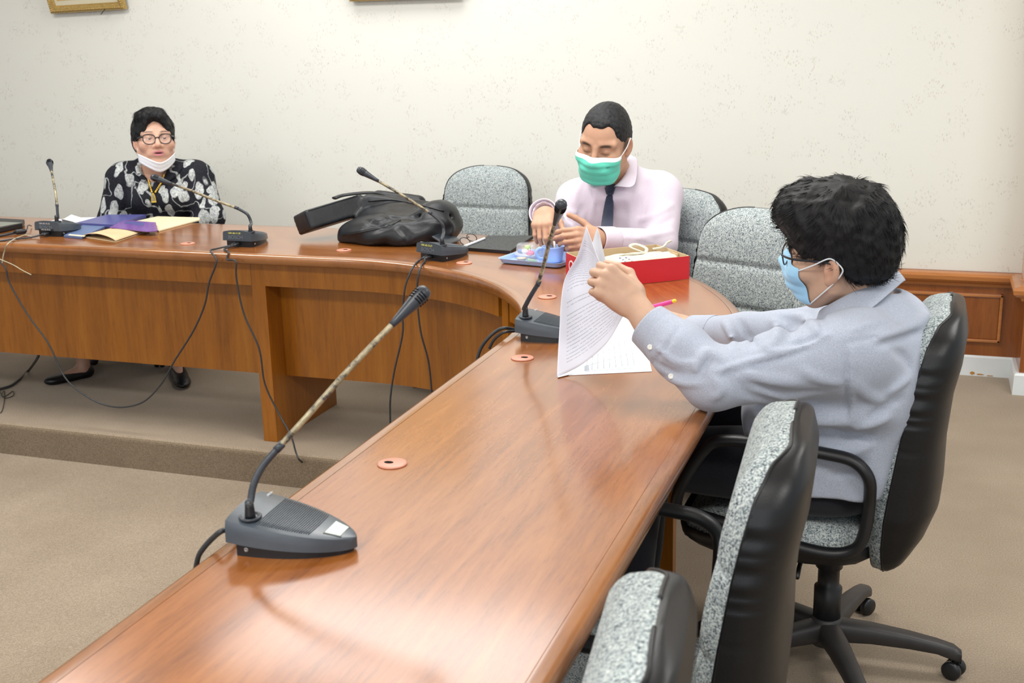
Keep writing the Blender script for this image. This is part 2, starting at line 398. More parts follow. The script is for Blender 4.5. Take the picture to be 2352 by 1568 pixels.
for o in (ob, ob2): o.modifiers.new('es', 'EDGE_SPLIT').split_angle = math.radians(50)
AZ0, AZ1 = 0.578, T-TH
LEGX = -2.185
apr = [(0.055, AZ0), (0.055, AZ1), (0.075, AZ1), (0.075, AZ0)]
JA = math.radians(46)
ang = lambda x, y: math.atan2(y-CC[1], x-CC[0])
left = tsel(lambda x, y: y > CC[1]+RI-1e-6 and x < LEGX-0.03); left.append(((LEGX-0.0275, CC[1]+RI), (0, 1)))
curve = [((LEGX+0.0275, CC[1]+RI), (0, 1))]+tsel(lambda x, y: x > LEGX+0.03 and (y > CC[1]+1e-6) and ang(x, y) > JA+0.02)
right = tsel(lambda x, y: x > CC[0] and ang(x, y) < JA-0.02)
PZ0 = 0.224
pan = [(0.155, PZ0), (0.155, AZ1), (0.173, AZ1), (0.173, PZ0)]
for seg in (left, curve, right):
    tpart('apron', seg, apr, M['front'], True); tpart('modesty_panel', seg, pan, M['front'], True)
tpart('apron', TP, [(TW-0.10, AZ0+0.03), (TW-0.10, AZ1), (TW-0.08, AZ1), (TW-0.08, AZ0+0.03)], M['front'], True)
mk('leg_panel', *box((LEGX-0.0275, 3.51, 0), (LEGX+0.0275, 3.975, AZ1), 0.002), M['slab'], table, False, world=True)
ru = np.array([math.cos(JA), math.sin(JA), 0]); Mj = frame_mat((CC[0], CC[1], 0), ru, np.cross([0, 0, 1], ru), (0, 0, 1))
mk('leg_panel', *box((RI+0.055, -0.02, 0), (RI+0.50, 0.02, AZ1), 0.002, Mj), M['slab'], table, False, world=True)
for ly in (2.75, 0.55): mk('leg_panel', *box((XI+0.055, ly-0.02, 0), (-0.548, ly+0.02, AZ1), 0.002), M['slab'], table, False, world=True)
mk('leg_panel', *box((-4.4, 3.51, 0), (-4.345, 3.975, AZ1), 0.002), M['slab'], table, False, world=True)
# pink plastic cable caps set in the top
M['grommet'] = plain('pink_plastic', srgb(196, 134, 112), 0.4, 0.5, 0.05)
M['hole'] = plain('dark_hole', srgb(18, 14, 12), 0.9, 0.1)
for (px, py, sl) in ((901, 1062, 200), (1200, 820, -20), (1257, 680, 20), (1066, 602, 10), (790, 573, 0), (431, 558, 0)):
    c = onz(px, py, T+0.003); R0 = 0.0255
    g = mk('cable_cap', *lathe([(R0, 0.0), (R0+0.0008, 0.001), (R0, 0.0026), (R0-0.003, 0.0036), (0.0, 0.0038)], 32, Matrix.Translation((c[0], c[1], T))), M['grommet'], table, world=True)
    q = math.radians(sl); hx, hy = c[0]+0.006*math.cos(q), c[1]+0.006*math.sin(q)
    hp = [(hx+0.0085*math.cos(a)*(1.0), hy+0.0055*math.sin(a)) for a in np.linspace(0, 2*math.pi, 16, endpoint=False)]
    mk('cable_slot', *[slab_from_poly(hp, T+0.0030, T+0.0041)][0], M['hole'], g, False, world=True)

# ================================================= CHAIRS (forward = local -X, column at the origin)
def ip(x, xs, ys): return float(np.interp(x, xs, ys))
def make_chair(label, arm_dz=0.0):
    t = thing('swivel_chair', label, 'chair', (0, 0, 0), 0, 'grey tweed swivel chairs round the table')
    zf = [0.32, 0.382, 0.445, 0.512, 0.587, 0.697, 0.769, 0.839, 0.885, 0.915]
    xfz = [0.095, 0.090, 0.092, 0.100, 0.110, 0.126, 0.138, 0.152, 0.170, 0.205]
    zb = [0.305, 0.338, 0.395, 0.458, 0.515, 0.60, 0.705, 0.776, 0.85, 0.90, 0.915]
    xb = [0.12, 0.165, 0.20, 0.222, 0.226, 0.226, 0.234, 0.246, 0.252, 0.244, 0.225]
    cz_ = lambda q: q if q < 0.66 else 0.66+(q-0.66)*(0.868-0.66)/(0.915-0.66)
    zf = [cz_(q) for q in zf]; zb = [cz_(q) for q in zb]; ZT = 0.868
    def hw(z):
        w_ = ip(z, [0.30, 0.36, 0.45, 0.58, 0.72, 0.868], [0.17, 0.20, 0.215, 0.213, 0.203, 0.192])
        if z > 0.745: w_ *= max(0.0, 1-((z-0.745)/0.1235)**3.0)**(1/2.4)
        if z < 0.36: w_ *= max(0.05, 1-((0.36-z)/0.062)**3)**(1/3)
        return w_
    zs = np.concatenate([np.linspace(0.304, 0.36, 7), np.linspace(0.37, 0.755, 60), 0.755+0.113*np.sin(np.linspace(0.06, math.pi/2, 22))])
    # section: outline parameter a in [0,2pi): front half is cloth, sides and back are vinyl
    fr_u = np.concatenate([np.linspace(-1, 1, 31)])
    cloth = []; shell = []
    for z in zs:
        h = hw(z); f0 = ip(z, zf, xfz); b0 = ip(z, zb, xb); th = max(b0-f0, 0.004)
        side = 0.026          # cloth wraps this far around the side
        side = min(side, th*0.55)
        row = []
        for u in fr_u:                               # cushion front with gently rolled sides
            au = abs(u); yy = h*np.sign(u)*min(1.0, au*1.06) if au < 0.9434 else h*np.sign(u)
            rr = max(0.0, (au-0.86)/0.14); y_ = h*u*(1-0.02*rr)
            x_ = f0+side*rr**2.6
            g = 0.0
            for zc, am in ((0.70, 0.0085), (0.57, 0.0085)):
                g += am*math.exp(-((z-zc)/0.0065)**2)*(1-rr**6)
            pill = sum(0.0065*math.sin(math.pi*min(max((z-q0)/(q1-q0), 0), 1))**0.6 for q0, q1 in ((0.40, 0.57), (0.57, 0.70), (0.70, 0.84)))
            row.append((x_+g-pill*(1-rr**3)*0.9, y_, z))
        cloth.append(row)
        row = []; xe = f0+side
        for a in np.linspace(0, 1, 41):              # from left seam round the back to the right seam
            ph = -math.pi/2+math.pi*a
            y_ = h*np.sign(math.sin(ph))*abs(math.sin(ph))**0.55*(1+0.012*math.cos(ph)); x_ = xe+(b0-xe)*abs(math.cos(ph))**0.62
            edge = min(a, 1-a)
            wz = math.exp(-((z-0.70)/0.075)**2)
            pu = 0.0075*wz*math.exp(-(edge/0.13)**2)*math.sin(z*2*math.pi/0.0155+1.5*math.sin(z*90))
            y_ += math.copysign(pu, y_) if edge < 0.3 else 0
            row.append((x_, y_, z))
        shell.append(row)
    def closed_ends(A):
        V, F = grid(np.array(A)); n = A[0].__len__(); F.append(tuple(range(n))); F.append(tuple((len(A)-1)*n+j for j in range(n))[::-1]); return V, F
    mk('back_cushion', *closed_ends(cloth), M['tweed'], t)
    mk('back_shell', *closed_ends([r[::-1] for r in shell]), M['vinyl'], t)
    pipes = []
    for sy in (0, -1):
        P = np.array([r[sy] for r in cloth])*np.array([1, 1.012, 1]); pipes.append(tube(P[2:], 0.0028, 6))
    o = mk('piping', *join(*pipes), M['vinyl'], t)
    # seat
    seat = []
    for v_ in np.linspace(0, 1, 13):                 # profile from underside edge over the top: superellipse bowl
        ph = math.pi/2*v_; sc = math.cos(ph)**0.35 if v_ < 1 else 0.0; zz = 0.362+0.058*math.sin(ph)**0.8
        row = []
        for a in np.linspace(0, 2*math.pi, 48, endpoint=False):
            ca, sa = math.cos(a), math.sin(a); q = (abs(ca)**4+abs(sa)**4)**(-0.25)
            x_ = -0.10+0.215*q*ca*sc; y_ = 0.205*q*sa*sc
            drop = 0.028*max(0, (-x_-0.18)/0.13)**2 if x_ < -0.18 else 0
            row.append((x_, y_, zz-drop-0.006*math.exp(-((y_)/0.09)**2)*v_))
        seat.append(row)
    A = np.array(seat).transpose(1, 0, 2); V, F = grid(A, True); mk('seat', V, F, M['tweed'], t)
    pan_ = []
    for z, s_ in ((0.372, 1.0), (0.366, 1.02), (0.345, 1.0), (0.325, 0.9), (0.316, 0.75)):
        pan_.append([(-0.10+0.218*s_*math.cos(a)*(abs(math.cos(a))**4+abs(math.sin(a))**4)**-0.25, 0.207*s_*math.sin(a)*(abs(math.cos(a))**4+abs(math.sin(a))**4)**-0.25, z) for a in np.linspace(0, 2*math.pi, 40, endpoint=False)])
    V, F = grid(np.array(pan_).transpose(1, 0, 2), True); F.append(tuple(i*5+4 for i in range(40))[::-1]); mk('seat_pan', V, F, M['plastic'], t)
    for sy in (-1, 1):                               # closed loop armrests
        yb, yt = sy*0.226, sy*0.248
        P = catmull([(-0.30, yb, 0.432), (-0.285, yt, 0.50), (-0.235, yt, 0.585), (-0.19, yt, 0.604), (-0.10, yt, 0.603), (0.0, yt, 0.596), (0.055, yt, 0.586), (0.085, yt, 0.555), (0.089, yb, 0.50), (0.083, yb, 0.43), (0.066, yb, 0.390), (0.02, yb, 0.374), (-0.06, yb, 0.382), (-0.16, yb, 0.405), (-0.26, yb, 0.425)], 6, True)
        P[:, 2] += arm_dz*np.clip((P[:, 2]-0.44)/0.1, 0, 1)
        mk('armrest', *tube(P, 0.0125, 10, closed=True, up=(0, 1, 0), squash=1.25), M['plastic'], t)
    mk('back_bracket', *box((-0.02, -0.035, 0.315), (0.16, 0.035, 0.345), 0.006), M['plastic'], t)
    mk('mechanism', *join(box((-0.14, -0.06, 0.285), (0.0, 0.06, 0.322), 0.008), tube([(-0.05, -0.05, 0.30), (-0.05, -0.15, 0.300), (-0.05, -0.185, 0.290)], 0.005, 8)), M['plastic'], t)
    mk('gas_column', *lathe([(0.031, 0.10), (0.031, 0.19), (0.024, 0.195), (0.024, 0.235), (0.030, 0.24), (0.031, 0.285), (0.026, 0.30)], 20), M['plastic'], t)
    mk('hub', *lathe([(0.035, 0.052), (0.042, 0.062), (0.042, 0.095), (0.034, 0.112), (0.031, 0.118)], 20), M['plastic_grey'], t)
    for i in range(5):
        an = math.radians(4+72*i); d = np.array([math.cos(an), math.sin(an), 0]); s_ = np.array([-d[1], d[0], 0])
        A = []
        for u, z, hh, wd in ((0.03, 0.086, 0.026, 0.026), (0.10, 0.086, 0.022, 0.024), (0.18, 0.080, 0.018, 0.021), (0.24, 0.072, 0.015, 0.019), (0.275, 0.062, 0.016, 0.018), (0.292, 0.052, 0.014, 0.014)):
            c = d*u+np.array([0, 0, z]); A.append([c+s_*wd*math.copysign(abs(math.cos(q))**0.6, math.cos(q))+np.array([0, 0, hh*math.copysign(abs(math.sin(q))**0.6, math.sin(q))]) for q in np.linspace(0, 2*math.pi, 16, endpoint=False)])
        V, F = grid(np.array(A).transpose(1, 0, 2), True); F.append(tuple(k_*6+5 for k_ in range(16))[::-1])
        lg = mk('leg', V, F, M['plastic_grey'], t)
        cc = d*0.278
        ca = join(*[lathe([(0.001, -0.009), (0.018, -0.008), (0.0215, -0.005), (0.0215, 0.005), (0.018, 0.008), (0.001, 0.009)], 16,
                   frame_mat(cc+np.array([0, 0, 0.0215])+unit(d*0.5+s_)*off+np.array([0.0, 0, 0]), *basis(unit(d*0.5+s_))) ) for off in (-0.013, 0.013)],
                  tube([cc+np.array([0, 0, 0.02]), cc+np.array([0, 0, 0.06])], 0.006, 8))
        mk('caster', *ca, M['plastic'], lg)
    return t
chair = make_chair('swivel chair that the man in the pale blue shirt sits on')
def put(o, x, y, deg):
    o.location = (x, y, 0); o.rotation_euler = (0, 0, math.radians(deg)); PM[o.name] = Matrix.Translation((x, y, 0)) @ Matrix.Rotation(math.radians(deg), 4, 'Z')
put(chair, -0.150, 2.52, -1)
dup(chair, 'swivel chair seen from behind, between the seated man and the nearest chair', (-0.375, 1.66, 0), math.radians(3))
dup(chair, 'nearest swivel chair, only its backrest top showing at the bottom edge', (-0.435, 1.0, 0), math.radians(7))
dup(chair, 'empty swivel chair facing us behind the head of the man in pale blue shirt', (-0.56, 3.50, 0), math.radians(66))
dup(chair, 'swivel chair behind the man in the pink shirt and dark tie', (-0.90, 3.93, 0), math.radians(58))
dup(chair, 'empty swivel chair facing us between the leather bag and the man in pink', (-1.775, 4.50, 0), math.radians(84))
dup(chair, 'swivel chair the woman sits on, only its casters showing under the table', (-3.38, 4.46, 0), math.radians(93))
# ================================================= SIGNED-DISTANCE MODELLING
def sd_ell(c, r, R=None):
    c = np.asarray(c, float); r = np.asarray(r, float)
    def f(P):
        q = P-c
        if R is not None: q = q @ R
        k0 = np.linalg.norm(q/r, axis=-1); k1 = np.linalg.norm(q/(r*r), axis=-1)+1e-9
        return k0*(k0-1)/k1
    return f
def sd_cone(a, b, ra, rb):
    a = np.asarray(a, float); ab = np.asarray(b, float)-a; L2 = float(ab @ ab)+1e-12
    def f(P):
        q = P-a; t = np.clip(q @ ab/L2, 0, 1)
        return np.linalg.norm(q-t[..., None]*ab, axis=-1)-(ra+t*(rb-ra))
    return f
def sd_flat(a, b, ra, rb, side, sq):        # tapered capsule flattened along the direction `side` by factor sq
    a = np.asarray(a, float); b = np.asarray(b, float); s = unit(side)
    g = sd_cone(a, b, ra, rb); mid = (a+b)/2
    ab = b-a; L2 = float(ab @ ab)+1e-12
    def f(P):
        q = P-a; t = np.clip(q @ ab/L2, 0, 1); w_ = q-t[..., None]*ab
        ds = (w_ @ s); w2 = w_-ds[..., None]*s
        return (np.sqrt(np.sum(w2*w2, -1)+(ds/sq)**2)-(ra+t*(rb-ra)))*min(1, sq+0.25)
    return f
def sd_box(c, half, R=None, r=0.0):
    c = np.asarray(c, float); half = np.asarray(half, float)-r
    def f(P):
        q = P-c
        if R is not None: q = q @ R
        d = np.abs(q)-half
        return np.linalg.norm(np.maximum(d, 0), axis=-1)+np.minimum(d.max(-1), 0)-r
    return f
def smin(a, b, k):
    if k <= 0: return np.minimum(a, b)
    h = np.clip(0.5+0.5*(b-a)/k, 0, 1); return b*(1-h)+a*h-k*h*(1-h)
def smax(a, b, k): return -smin(-a, -b, k)
class SDF:
    def __init__(s): s.ops = []
    def add(s, f, k=0.01): s.ops.append(('u', f, k)); return s
    def sub(s, f, k=0.01): s.ops.append(('s', f, k)); return s
    def isect(s, f, k=0.005): s.ops.append(('i', f, k)); return s
    def disp(s, f): s.ops.append(('d', f, 0)); return s
    def __call__(s, P):
        d = None
        for o, f, k in s.ops:
            if o == 'd': d = d+f(P)
            else:
                v = f(P); d = v if d is None else (smin(d, v, k) if o == 'u' else (smax(d, -v, k) if o == 's' else smax(d, v, k)))
        return d
def limb(s, P, R, k=0.01):
    for i in range(len(P)-1): s.add(sd_cone(P[i], P[i+1], R[i], R[i+1]), k)
    return s
def sdf_mesh(fn, lo, hi, h):
    lo = np.asarray(lo, float); hi = np.asarray(hi, float); B = 4; H = h*B
    nc = np.ceil((hi-lo)/H).astype(int)+1
    ax = [lo[i]+(np.arange(nc[i])+0.5)*H-0.5*h for i in range(3)]
    C = np.stack(np.meshgrid(*ax, indexing='ij'), -1).reshape(-1, 3)
    dc = np.concatenate([fn(c) for c in np.array_split(C, max(1, len(C)//200000))]).reshape(nc)
    near = np.argwhere(np.abs(dc) < 1.6*H)
    full = np.repeat(np.repeat(np.repeat(dc, B, 0), B, 1), B, 2).astype(np.float32)
    o = np.stack(np.meshgrid(*[np.arange(B)]*3, indexing='ij'), -1).reshape(-1, 3)
    for ch in np.array_split(near, max(1, len(near)*64//300000+1)):
        idx = (ch[:, None, :]*B+o[None]).reshape(-1, 3)
        full[idx[:, 0], idx[:, 1], idx[:, 2]] = fn(lo+idx*h)
    g = vdb.FloatGrid(1.0); g.copyFromArray(full); p, q = g.convertToQuads(0.0)
    V = lo+np.asarray(p)*h; F = np.asarray(q).astype(np.int64)
    a, b, c = V[F[:, 0]], V[F[:, 1]], V[F[:, 2]]
    if np.sum(np.einsum('ij,ij->i', a, np.cross(b, c))-np.einsum('ij,ij->i', V.mean(0)[None], np.cross(b-a, c-a))) < 0: F = F[:, ::-1]
    return V, F
def joinq(parts):
    V = np.vstack([p[0] for p in parts]); o = 0; F = []
    for p in parts: F.append(p[1]+o); o += len(p[0])
    return V, np.vstack(F)
def nz(P, f, ph=0.0):                        # cheap smooth noise, roughly in [-1, 1]
    x, y, z = P[..., 0]*f, P[..., 1]*f, P[..., 2]*f
    return (np.sin(x*1.0+1.7*np.sin(y*0.7+ph)+ph)+np.sin(y*1.3+1.3*np.sin(z*0.9+ph*2)+2.1)+np.sin(z*1.1+1.9*np.sin(x*0.8-ph)+4.2))/3

# ================================================= WRITING
def text(name, body, size, Mx, mat, parent, depth=0.0003, align='CENTER'):
    cu = bpy.data.curves.new(name, 'FONT'); cu.body = body; cu.size = size; cu.align_x = align; cu.align_y = 'CENTER'; cu.extrude = depth; cu.resolution_u = 3
    to = bpy.data.objects.new(name, cu); COL.objects.link(to)
    me = bpy.data.meshes.new_from_object(to.evaluated_get(bpy.context.evaluated_depsgraph_get()))
    bpy.data.objects.remove(to); me.name = name; me.transform(Matrix(np.array(Mx).tolist())); me.materials.clear(); me.materials.append(mat)
    o = bpy.data.objects.new(name, me); COL.objects.link(o); o.parent = parent; return o

# ================================================= MICROPHONES (nose = local +X, rear face at x = 0)
M['mic'] = plain('grey_black_mic_plastic', srgb(66, 74, 82), 0.33, 0.5, 0.06, 40, 0.06, 900)
M['mic_dark'] = plain('black_mic_base', srgb(22, 24, 27), 0.4, 0.5, 0.05, 40)
M['grille'] = plain('mic_grille_ribs', srgb(40, 44, 50), 0.45, 0.5, 0.05, 40)
M['chrome'] = plain('steel', srgb(170, 172, 172), 0.25, 0.6, 0.02, 30, Metallic=0.9)
M['button'] = plain('pale_mic_button', srgb(186, 196, 190), 0.5, 0.5, 0.03, 30)
M['neck'] = plain('gooseneck_black', srgb(44, 50, 58), 0.38, 0.5, 0.08, 60)
k = N('worn_tube', 0.42, 0.5); v = k.coords('Object'); f = k.noise(v, 45, 4, 0.7)
k.color(k.ramp(f, [(0.40, srgb(58, 58, 58)), (0.48, srgb(132, 122, 98)), (0.62, srgb(166, 154, 124))])); k.set(Metallic=0.25); M['worn'] = k.m
M['mark'] = plain('faint_grey_lettering', srgb(108, 116, 126), 0.5, 0.4, 0.01)
M['yellow_ink'] = plain('yellow_ink', srgb(226, 224, 112), 0.6, 0.3, 0.02)
M['white_ink'] = plain('white_ink', srgb(200, 202, 204), 0.6, 0.3, 0.02)
M['cable'] = plain('black_cable', srgb(44, 46, 50), 0.45, 0.5, 0.05, 40)
ML, MW = 0.176, 0.067
def mhw(u): return MW*(1-u**2.0)**0.62*(1-0.10*(1-u)**2) if u < 1 else 0
def mzt(u): return 0.055-0.031*u-0.002*u*u
def microphone(label, x, y, deg, neck, tubepart, number, nums_mat, rear_text=True, two=True, second=None, jack_side=-1, dz=0.0, sock=(0.012, -0.034)):
    t = thing('gooseneck_microphone', label, 'microphone', (x, y, T), math.radians(deg), 'delegate microphones along the table')
    us = [0, 0.02, 0.08, 0.16, 0.26, 0.36, 0.46, 0.56, 0.66, 0.75, 0.83, 0.90, 0.95, 0.98, 0.995, 1.0]
    A = []
    for u in us:
        h = max(mhw(u), 0.0015); zt = mzt(u); zr = 0.023-0.017*u; cr = 0.007*(h/MW)
        row = [(u*ML, -h, zr)]+[(u*ML, -h*(1-0.03*q), zr+(zt-0.005-zr)*q) for q in (0.5, 0.9)]
        for q in np.linspace(-0.93, 0.93, 11): row.append((u*ML, h*q, zt+cr*(1-q*q)-0.0015*(abs(q)**8)))
        row += [(u*ML, h*(1-0.03*q), zr+(zt-0.005-zr)*q) for q in (0.9, 0.5)]+[(u*ML, h, zr)]
        A.append(row)
    V, F = grid(np.array(A)); n = len(A[0]); F.append(tuple(range(n))); F.append(tuple((len(us)-1)*n+j for j in range(n))[::-1]); F += [(i*n, i*n+n-1, (i+1)*n+n-1, (i+1)*n) for i in range(len(us)-1)]
    cov = mk('cover', V, F, M['mic'], t); cov.modifiers.new('es', 'EDGE_SPLIT').split_angle = math.radians(32)
    A = []
    for u in us:
        h = max(mhw(u)*0.87, 0.001); xx = 0.012+u*(ML-0.018); zt = 0.0225-0.0155*u
        A.append([(xx, -h, 0.0), (xx, -h, zt), (xx, h, zt), (xx, h, 0.0)])
    V, F = grid(np.array(A)); F += [(0, 1, 2, 3)]+[(i*4, i*4+3, i*4+7, i*4+4) for i in range(len(us)-1)]
    mk('base', V, F, M['mic_dark'], t, False)
    jk = mk('headphone_jack', *join(*[lathe([(0.0036, 0), (0.0036, 0.0012), (0.0018, 0.0012), (0.0018, 0.0002)], 14, frame_mat((0.028, s_*(mhw(0.085)*0.87+0.0), 0.011), (1, 0, 0), (0, 0, -s_), (0, s_, 0))) for s_ in (-1, 1)]), M['chrome'], t)
    # loudspeaker grille: shallow ribs across the sloping cover
    ribs = []
    for i in range(24):
        u = 0.27+0.42*i/23; h = mhw(u)*0.80
        P = []
        for q in np.linspace(-0.98, 0.98, 13):
            uu = u-0.045*(1-q*q)*0+0.035*q*q*(-1)*0.6
            uu = max(uu, 0.05); P.append((uu*ML, h*q, mzt(uu)+0.007*(mhw(uu)/MW)*(1-(h*q/mhw(uu))**2)+0.0004))
        ribs.append(tube(P, 0.0009, 5, squash=0.9))
    g = mk('speaker_grille', *join(*ribs), M['mic'], t)
    def top_pt(u, yy): hh = mhw(u); return np.array([u*ML, yy, mzt(u)+0.007*(hh/MW)*(1-(yy/hh)**2)])
    def plate(u0, u1, y0, y1, lift, mat, nm, par=t):
        V = [top_pt(u0, y0), top_pt(u1, y0*0.75), top_pt(u1, y1*0.75), top_pt(u0, y1)]; V = [v_+np.array([0, 0, lift]) for v_ in V]
        V2 = [v_-np.array([0, 0, 0.0022]) for v_ in V]
        return mk(nm, V+V2, [(0, 1, 2, 3), (7, 6, 5, 4), (0, 4, 5, 1), (1, 5, 6, 2), (2, 6, 7, 3), (3, 7, 4, 0)], mat, par, False)
    fr_ = plate(0.765, 0.905, -0.0225, 0.0225, 0.0006, M['mic_dark'], 'button_frame'); plate(0.775, 0.898, -0.0205, 0.0205, 0.0014, M['button'], 'talk_button')
    sx, sy = sock; sp = top_pt(sx/ML+0.04, sy); sx = sp[0]
    mk('socket_ring', *lathe([(0.0165, -0.003), (0.0165, 0.0008), (0.0145, 0.0016), (0.0125, 0.0006), (0.010, -0.002)], 26, Matrix.Translation((sx, sy, sp[2]+0.0012))), M['chrome'] if False else M['neck'], t)
    Mi = np.array(PM[t.name].inverted()); base_w = np.array(PM[t.name]) @ np.array([sx, sy, sp[2], 1])
    def to_l(P): return xf(np.asarray(P), Mi)
    mk('neck_collar', *lathe([(0.0080, -0.001), (0.0076, 0.004), (0.0066, 0.016), (0.0062, 0.024)], 16, Matrix.Translation((sx, sy, sp[2]))), M['mic_dark'], t)
    NP = np.array([np.array([sx, sy, sp[2]+0.004]), np.array([sx, sy, sp[2]+0.022])]+list(to_l(neck)))
    NP = catmull(NP, 10); mk('flexible_neck', *tube(NP, 0.0054+0.00012*np.sin(np.arange(len(NP))*2.2), 10), M['neck'], t)
    TPp = catmull(np.vstack([NP[-1:], to_l(tubepart)]), 8); d = unit(TPp[-1]-TPp[-2])
    tb = mk('rigid_tube', *tube(TPp, 0.0046, 10), M['worn'], t)
    mk('tube_ferrule', *tube([NP[-1]-d*0.004, NP[-1]+d*0.010], 0.0060, 12), M['neck'], t)
    hd = mk('microphone_head', *lathe([(0.0052, -0.006), (0.0062, 0.004), (0.0086, 0.026), (0.0112, 0.045), (0.0124, 0.056), (0.0124, 0.064), (0.0112, 0.070), (0.0075, 0.0745), (0.0001, 0.0765)], 22, frame_mat(TPp[-1], *basis(d))), M['neck'], t)
    X, Y_, Z_ = basis(d); sl = []
    for zz in (0.048, 0.0525, 0.057, 0.0615):
        r_ = float(np.interp(zz, [0.045, 0.056, 0.064], [0.0112, 0.0124, 0.0124]))+0.0002
        for a0 in (0.3, 1.9, 3.5, 5.0):
            sl.append(tube([TPp[-1]+d*zz+r_*(math.cos(a)*X+math.sin(a)*Y_) for a in np.linspace(a0, a0+1.1, 7)], 0.0011, 5))
    mk('head_slots', *join(*sl), M['hole'], hd)
    # lettering on the rear lip of the cover
    Rr = frame_mat((-0.0004, 0.006, 0.0355), (0, -1, 0), (0, 0, 1), (-1, 0, 0))
    text('brand_lettering', 'BOSCH', 0.0185, Rr, M['mark'], cov)
    if number: text('inventory_number', number, 0.0088, frame_mat((-0.0004, 0.010, 0.0500), (0, -1, 0), (0, 0, 1), (-1, 0, 0)), nums_mat, cov)
    if second:
        mk('number_sticker', *box((-0.0012, -0.030, 0.0232), (-0.0002, 0.042, 0.0302)), M['mic_dark'], cov, False)
        text('inventory_number', second, 0.0075, frame_mat((-0.0014, 0.006, 0.0267), (0, -1, 0), (0, 0, 1), (-1, 0, 0)), M['white_ink'], cov)
    text('brand_lettering', 'BOSCH', 0.0065, frame_mat(top_pt(0.10, 0.046)+np.array([0, 0, 0.0005]), (0, 1, 0), (-1, 0, 0), (0, 0, 1)), M['white_ink'], cov)
    # cable boots at the rear
    for yy in ((0.0, 0.012) if two else (0.012,)):
        mk('cable_boot', *tube([(0.014, yy, 0.0125), (0.004, yy, 0.0125), (-0.012, yy, 0.0115), (-0.022, yy, 0.010)], [0.0055, 0.0058, 0.0048, 0.0034], 10), M['cable'], t)
    return t
def neckpts(px, D0, D1): return [at(p[0], p[1], D0+(D1-D0)*i/max(1, len(px)-1)) for i, p in enumerate(px)]
D1 = 1.695
microphone('nearest gooseneck microphone at the left edge of the table, neck leaning right', -0.917, 1.386, 4,
    neckpts([(575, 1152), (583, 1112), (604, 1070), (638, 1030)], D1, D1+0.02), neckpts([(700, 962), (800, 850), (905, 741)], D1+0.03, D1+0.09), None, None, two=False, sock=(0.022, -0.036))
microphone('gooseneck microphone partly behind the held papers, neck upright', -0.905, 2.63, 0,
    neckpts([(1204, 708), (1217, 683), (1236, 652)], 2.77, 2.72), neckpts([(1250, 605), (1262, 555), (1276, 511)], 2.68, 2.56), None, None)
microphone('gooseneck microphone in front of the black leather bag', -1.515, 3.478, 67,
    neckpts([(1019, 532), (1014, 512), (990, 490)], 3.87, 3.87), neckpts([(940, 458), (900, 434), (866, 414)], 3.87, 3.87), '1301-05-13-37', M['yellow_ink'], sock=(0.012, -0.044))
microphone('gooseneck microphone whose neck crosses in front of the woman', -2.292, 3.567, 88,
    neckpts([(577, 512), (568, 492), (545, 478)], 4.22, 4.22), neckpts([(500, 462), (440, 438), (392, 421)], 4.22, 4.22), '1301-05-11-39', M['yellow_ink'], sock=(0.012, -0.046))
microphone('leftmost gooseneck microphone, neck upright, number stickers on its rear', -3.160, 3.617, 88,
    neckpts([(133, 500), (132, 488), (131, 472)], 4.5, 4.5), neckpts([(127, 440), (122, 412), (118, 392)], 4.52, 4.6), '1301-05-11-12', M['white_ink'], second='1301-05-10-10')

# ================================================= CABLES
def cable(name, label, pts, r=0.0032, mat='cable', cat='cable', n=8, group=None):
    P = catmull(np.array(pts), 7); o = mk(name, *tube(P, r, n), M[mat]); return tag(o, label, cat, group)
py_ = 3.437
def hang(px, y=py_): return [ony(a, b, y) for a, b in px]
def mic_rear(x, y, deg, yy, back=-0.022, z=0.010):
    a = math.radians(deg); return np.array([x+back*math.cos(a)-yy*math.sin(a), y+back*math.sin(a)+yy*math.cos(a), T+z])
m4a = mic_rear(-2.292, 3.567, 88, 0.012); m4b = mic_rear(-2.292, 3.567, 88, 0.0); m5a = mic_rear(-3.160, 3.617, 88, 0.012); m5b = mic_rear(-3.160, 3.617, 88, 0.0)
cable('microphone_cable', 'long black cable drooping in a loop between the two left microphones',
    [m4a, m4a+np.array([-0.03, -0.05, -0.004]), (-2.335, 3.462, T+0.004)]+hang([(497, 600), (480, 650), (470, 700), (444, 760), (400, 830), (370, 882), (330, 922), (280, 935), (230, 926), (180, 897), (145, 860), (112, 790), (62, 720), (22, 650), (9, 610)])
    +[np.array([-3.31, 3.445, T-0.012]), np.array([-3.25, 3.50, T+0.004]), m5a+np.array([-0.03, -0.03, -0.006]), m5a])
q = hang([(541, 600), (543, 640), (560, 720), (595, 800), (608, 880), (638, 945)])
cable('microphone_cable', 'black cable falling from the middle left microphone past the table leg to the floor',
    [m4b, m4b+np.array([-0.008, -0.05, -0.004]), (-2.262, 3.460, T+0.003), (-2.262, 3.447, T-0.02)]+q+[ony(668, 1000, 3.41), ony(680, 1040, 3.398), ony(690, 1058, 3.396), onz(720, 1078, RZ+0.01)+np.array([0.0, 0.0, 0.0])])
m3a = mic_rear(-1.515, 3.478, 67, 0.012); m3b = mic_rear(-1.515, 3.478, 67, 0.0)
def hd(px, D0, D1): return [at(a, b, D0+(D1-D0)*i/(len(px)-1)) for i, (a, b) in enumerate(px)]
cable('microphone_cable', 'left one of two black cables hanging below the microphone by the bag',
    [m3a]+[at(*q) for q in ((962, 599, 3.83), (952, 609, 3.775), (942, 626, 3.757), (930, 662, 3.762), (925, 720, 3.785), (924, 770, 3.80), (906, 850, 3.83), (897, 910, 3.85), (896, 952, 3.87), (898, 1010, 3.89))])
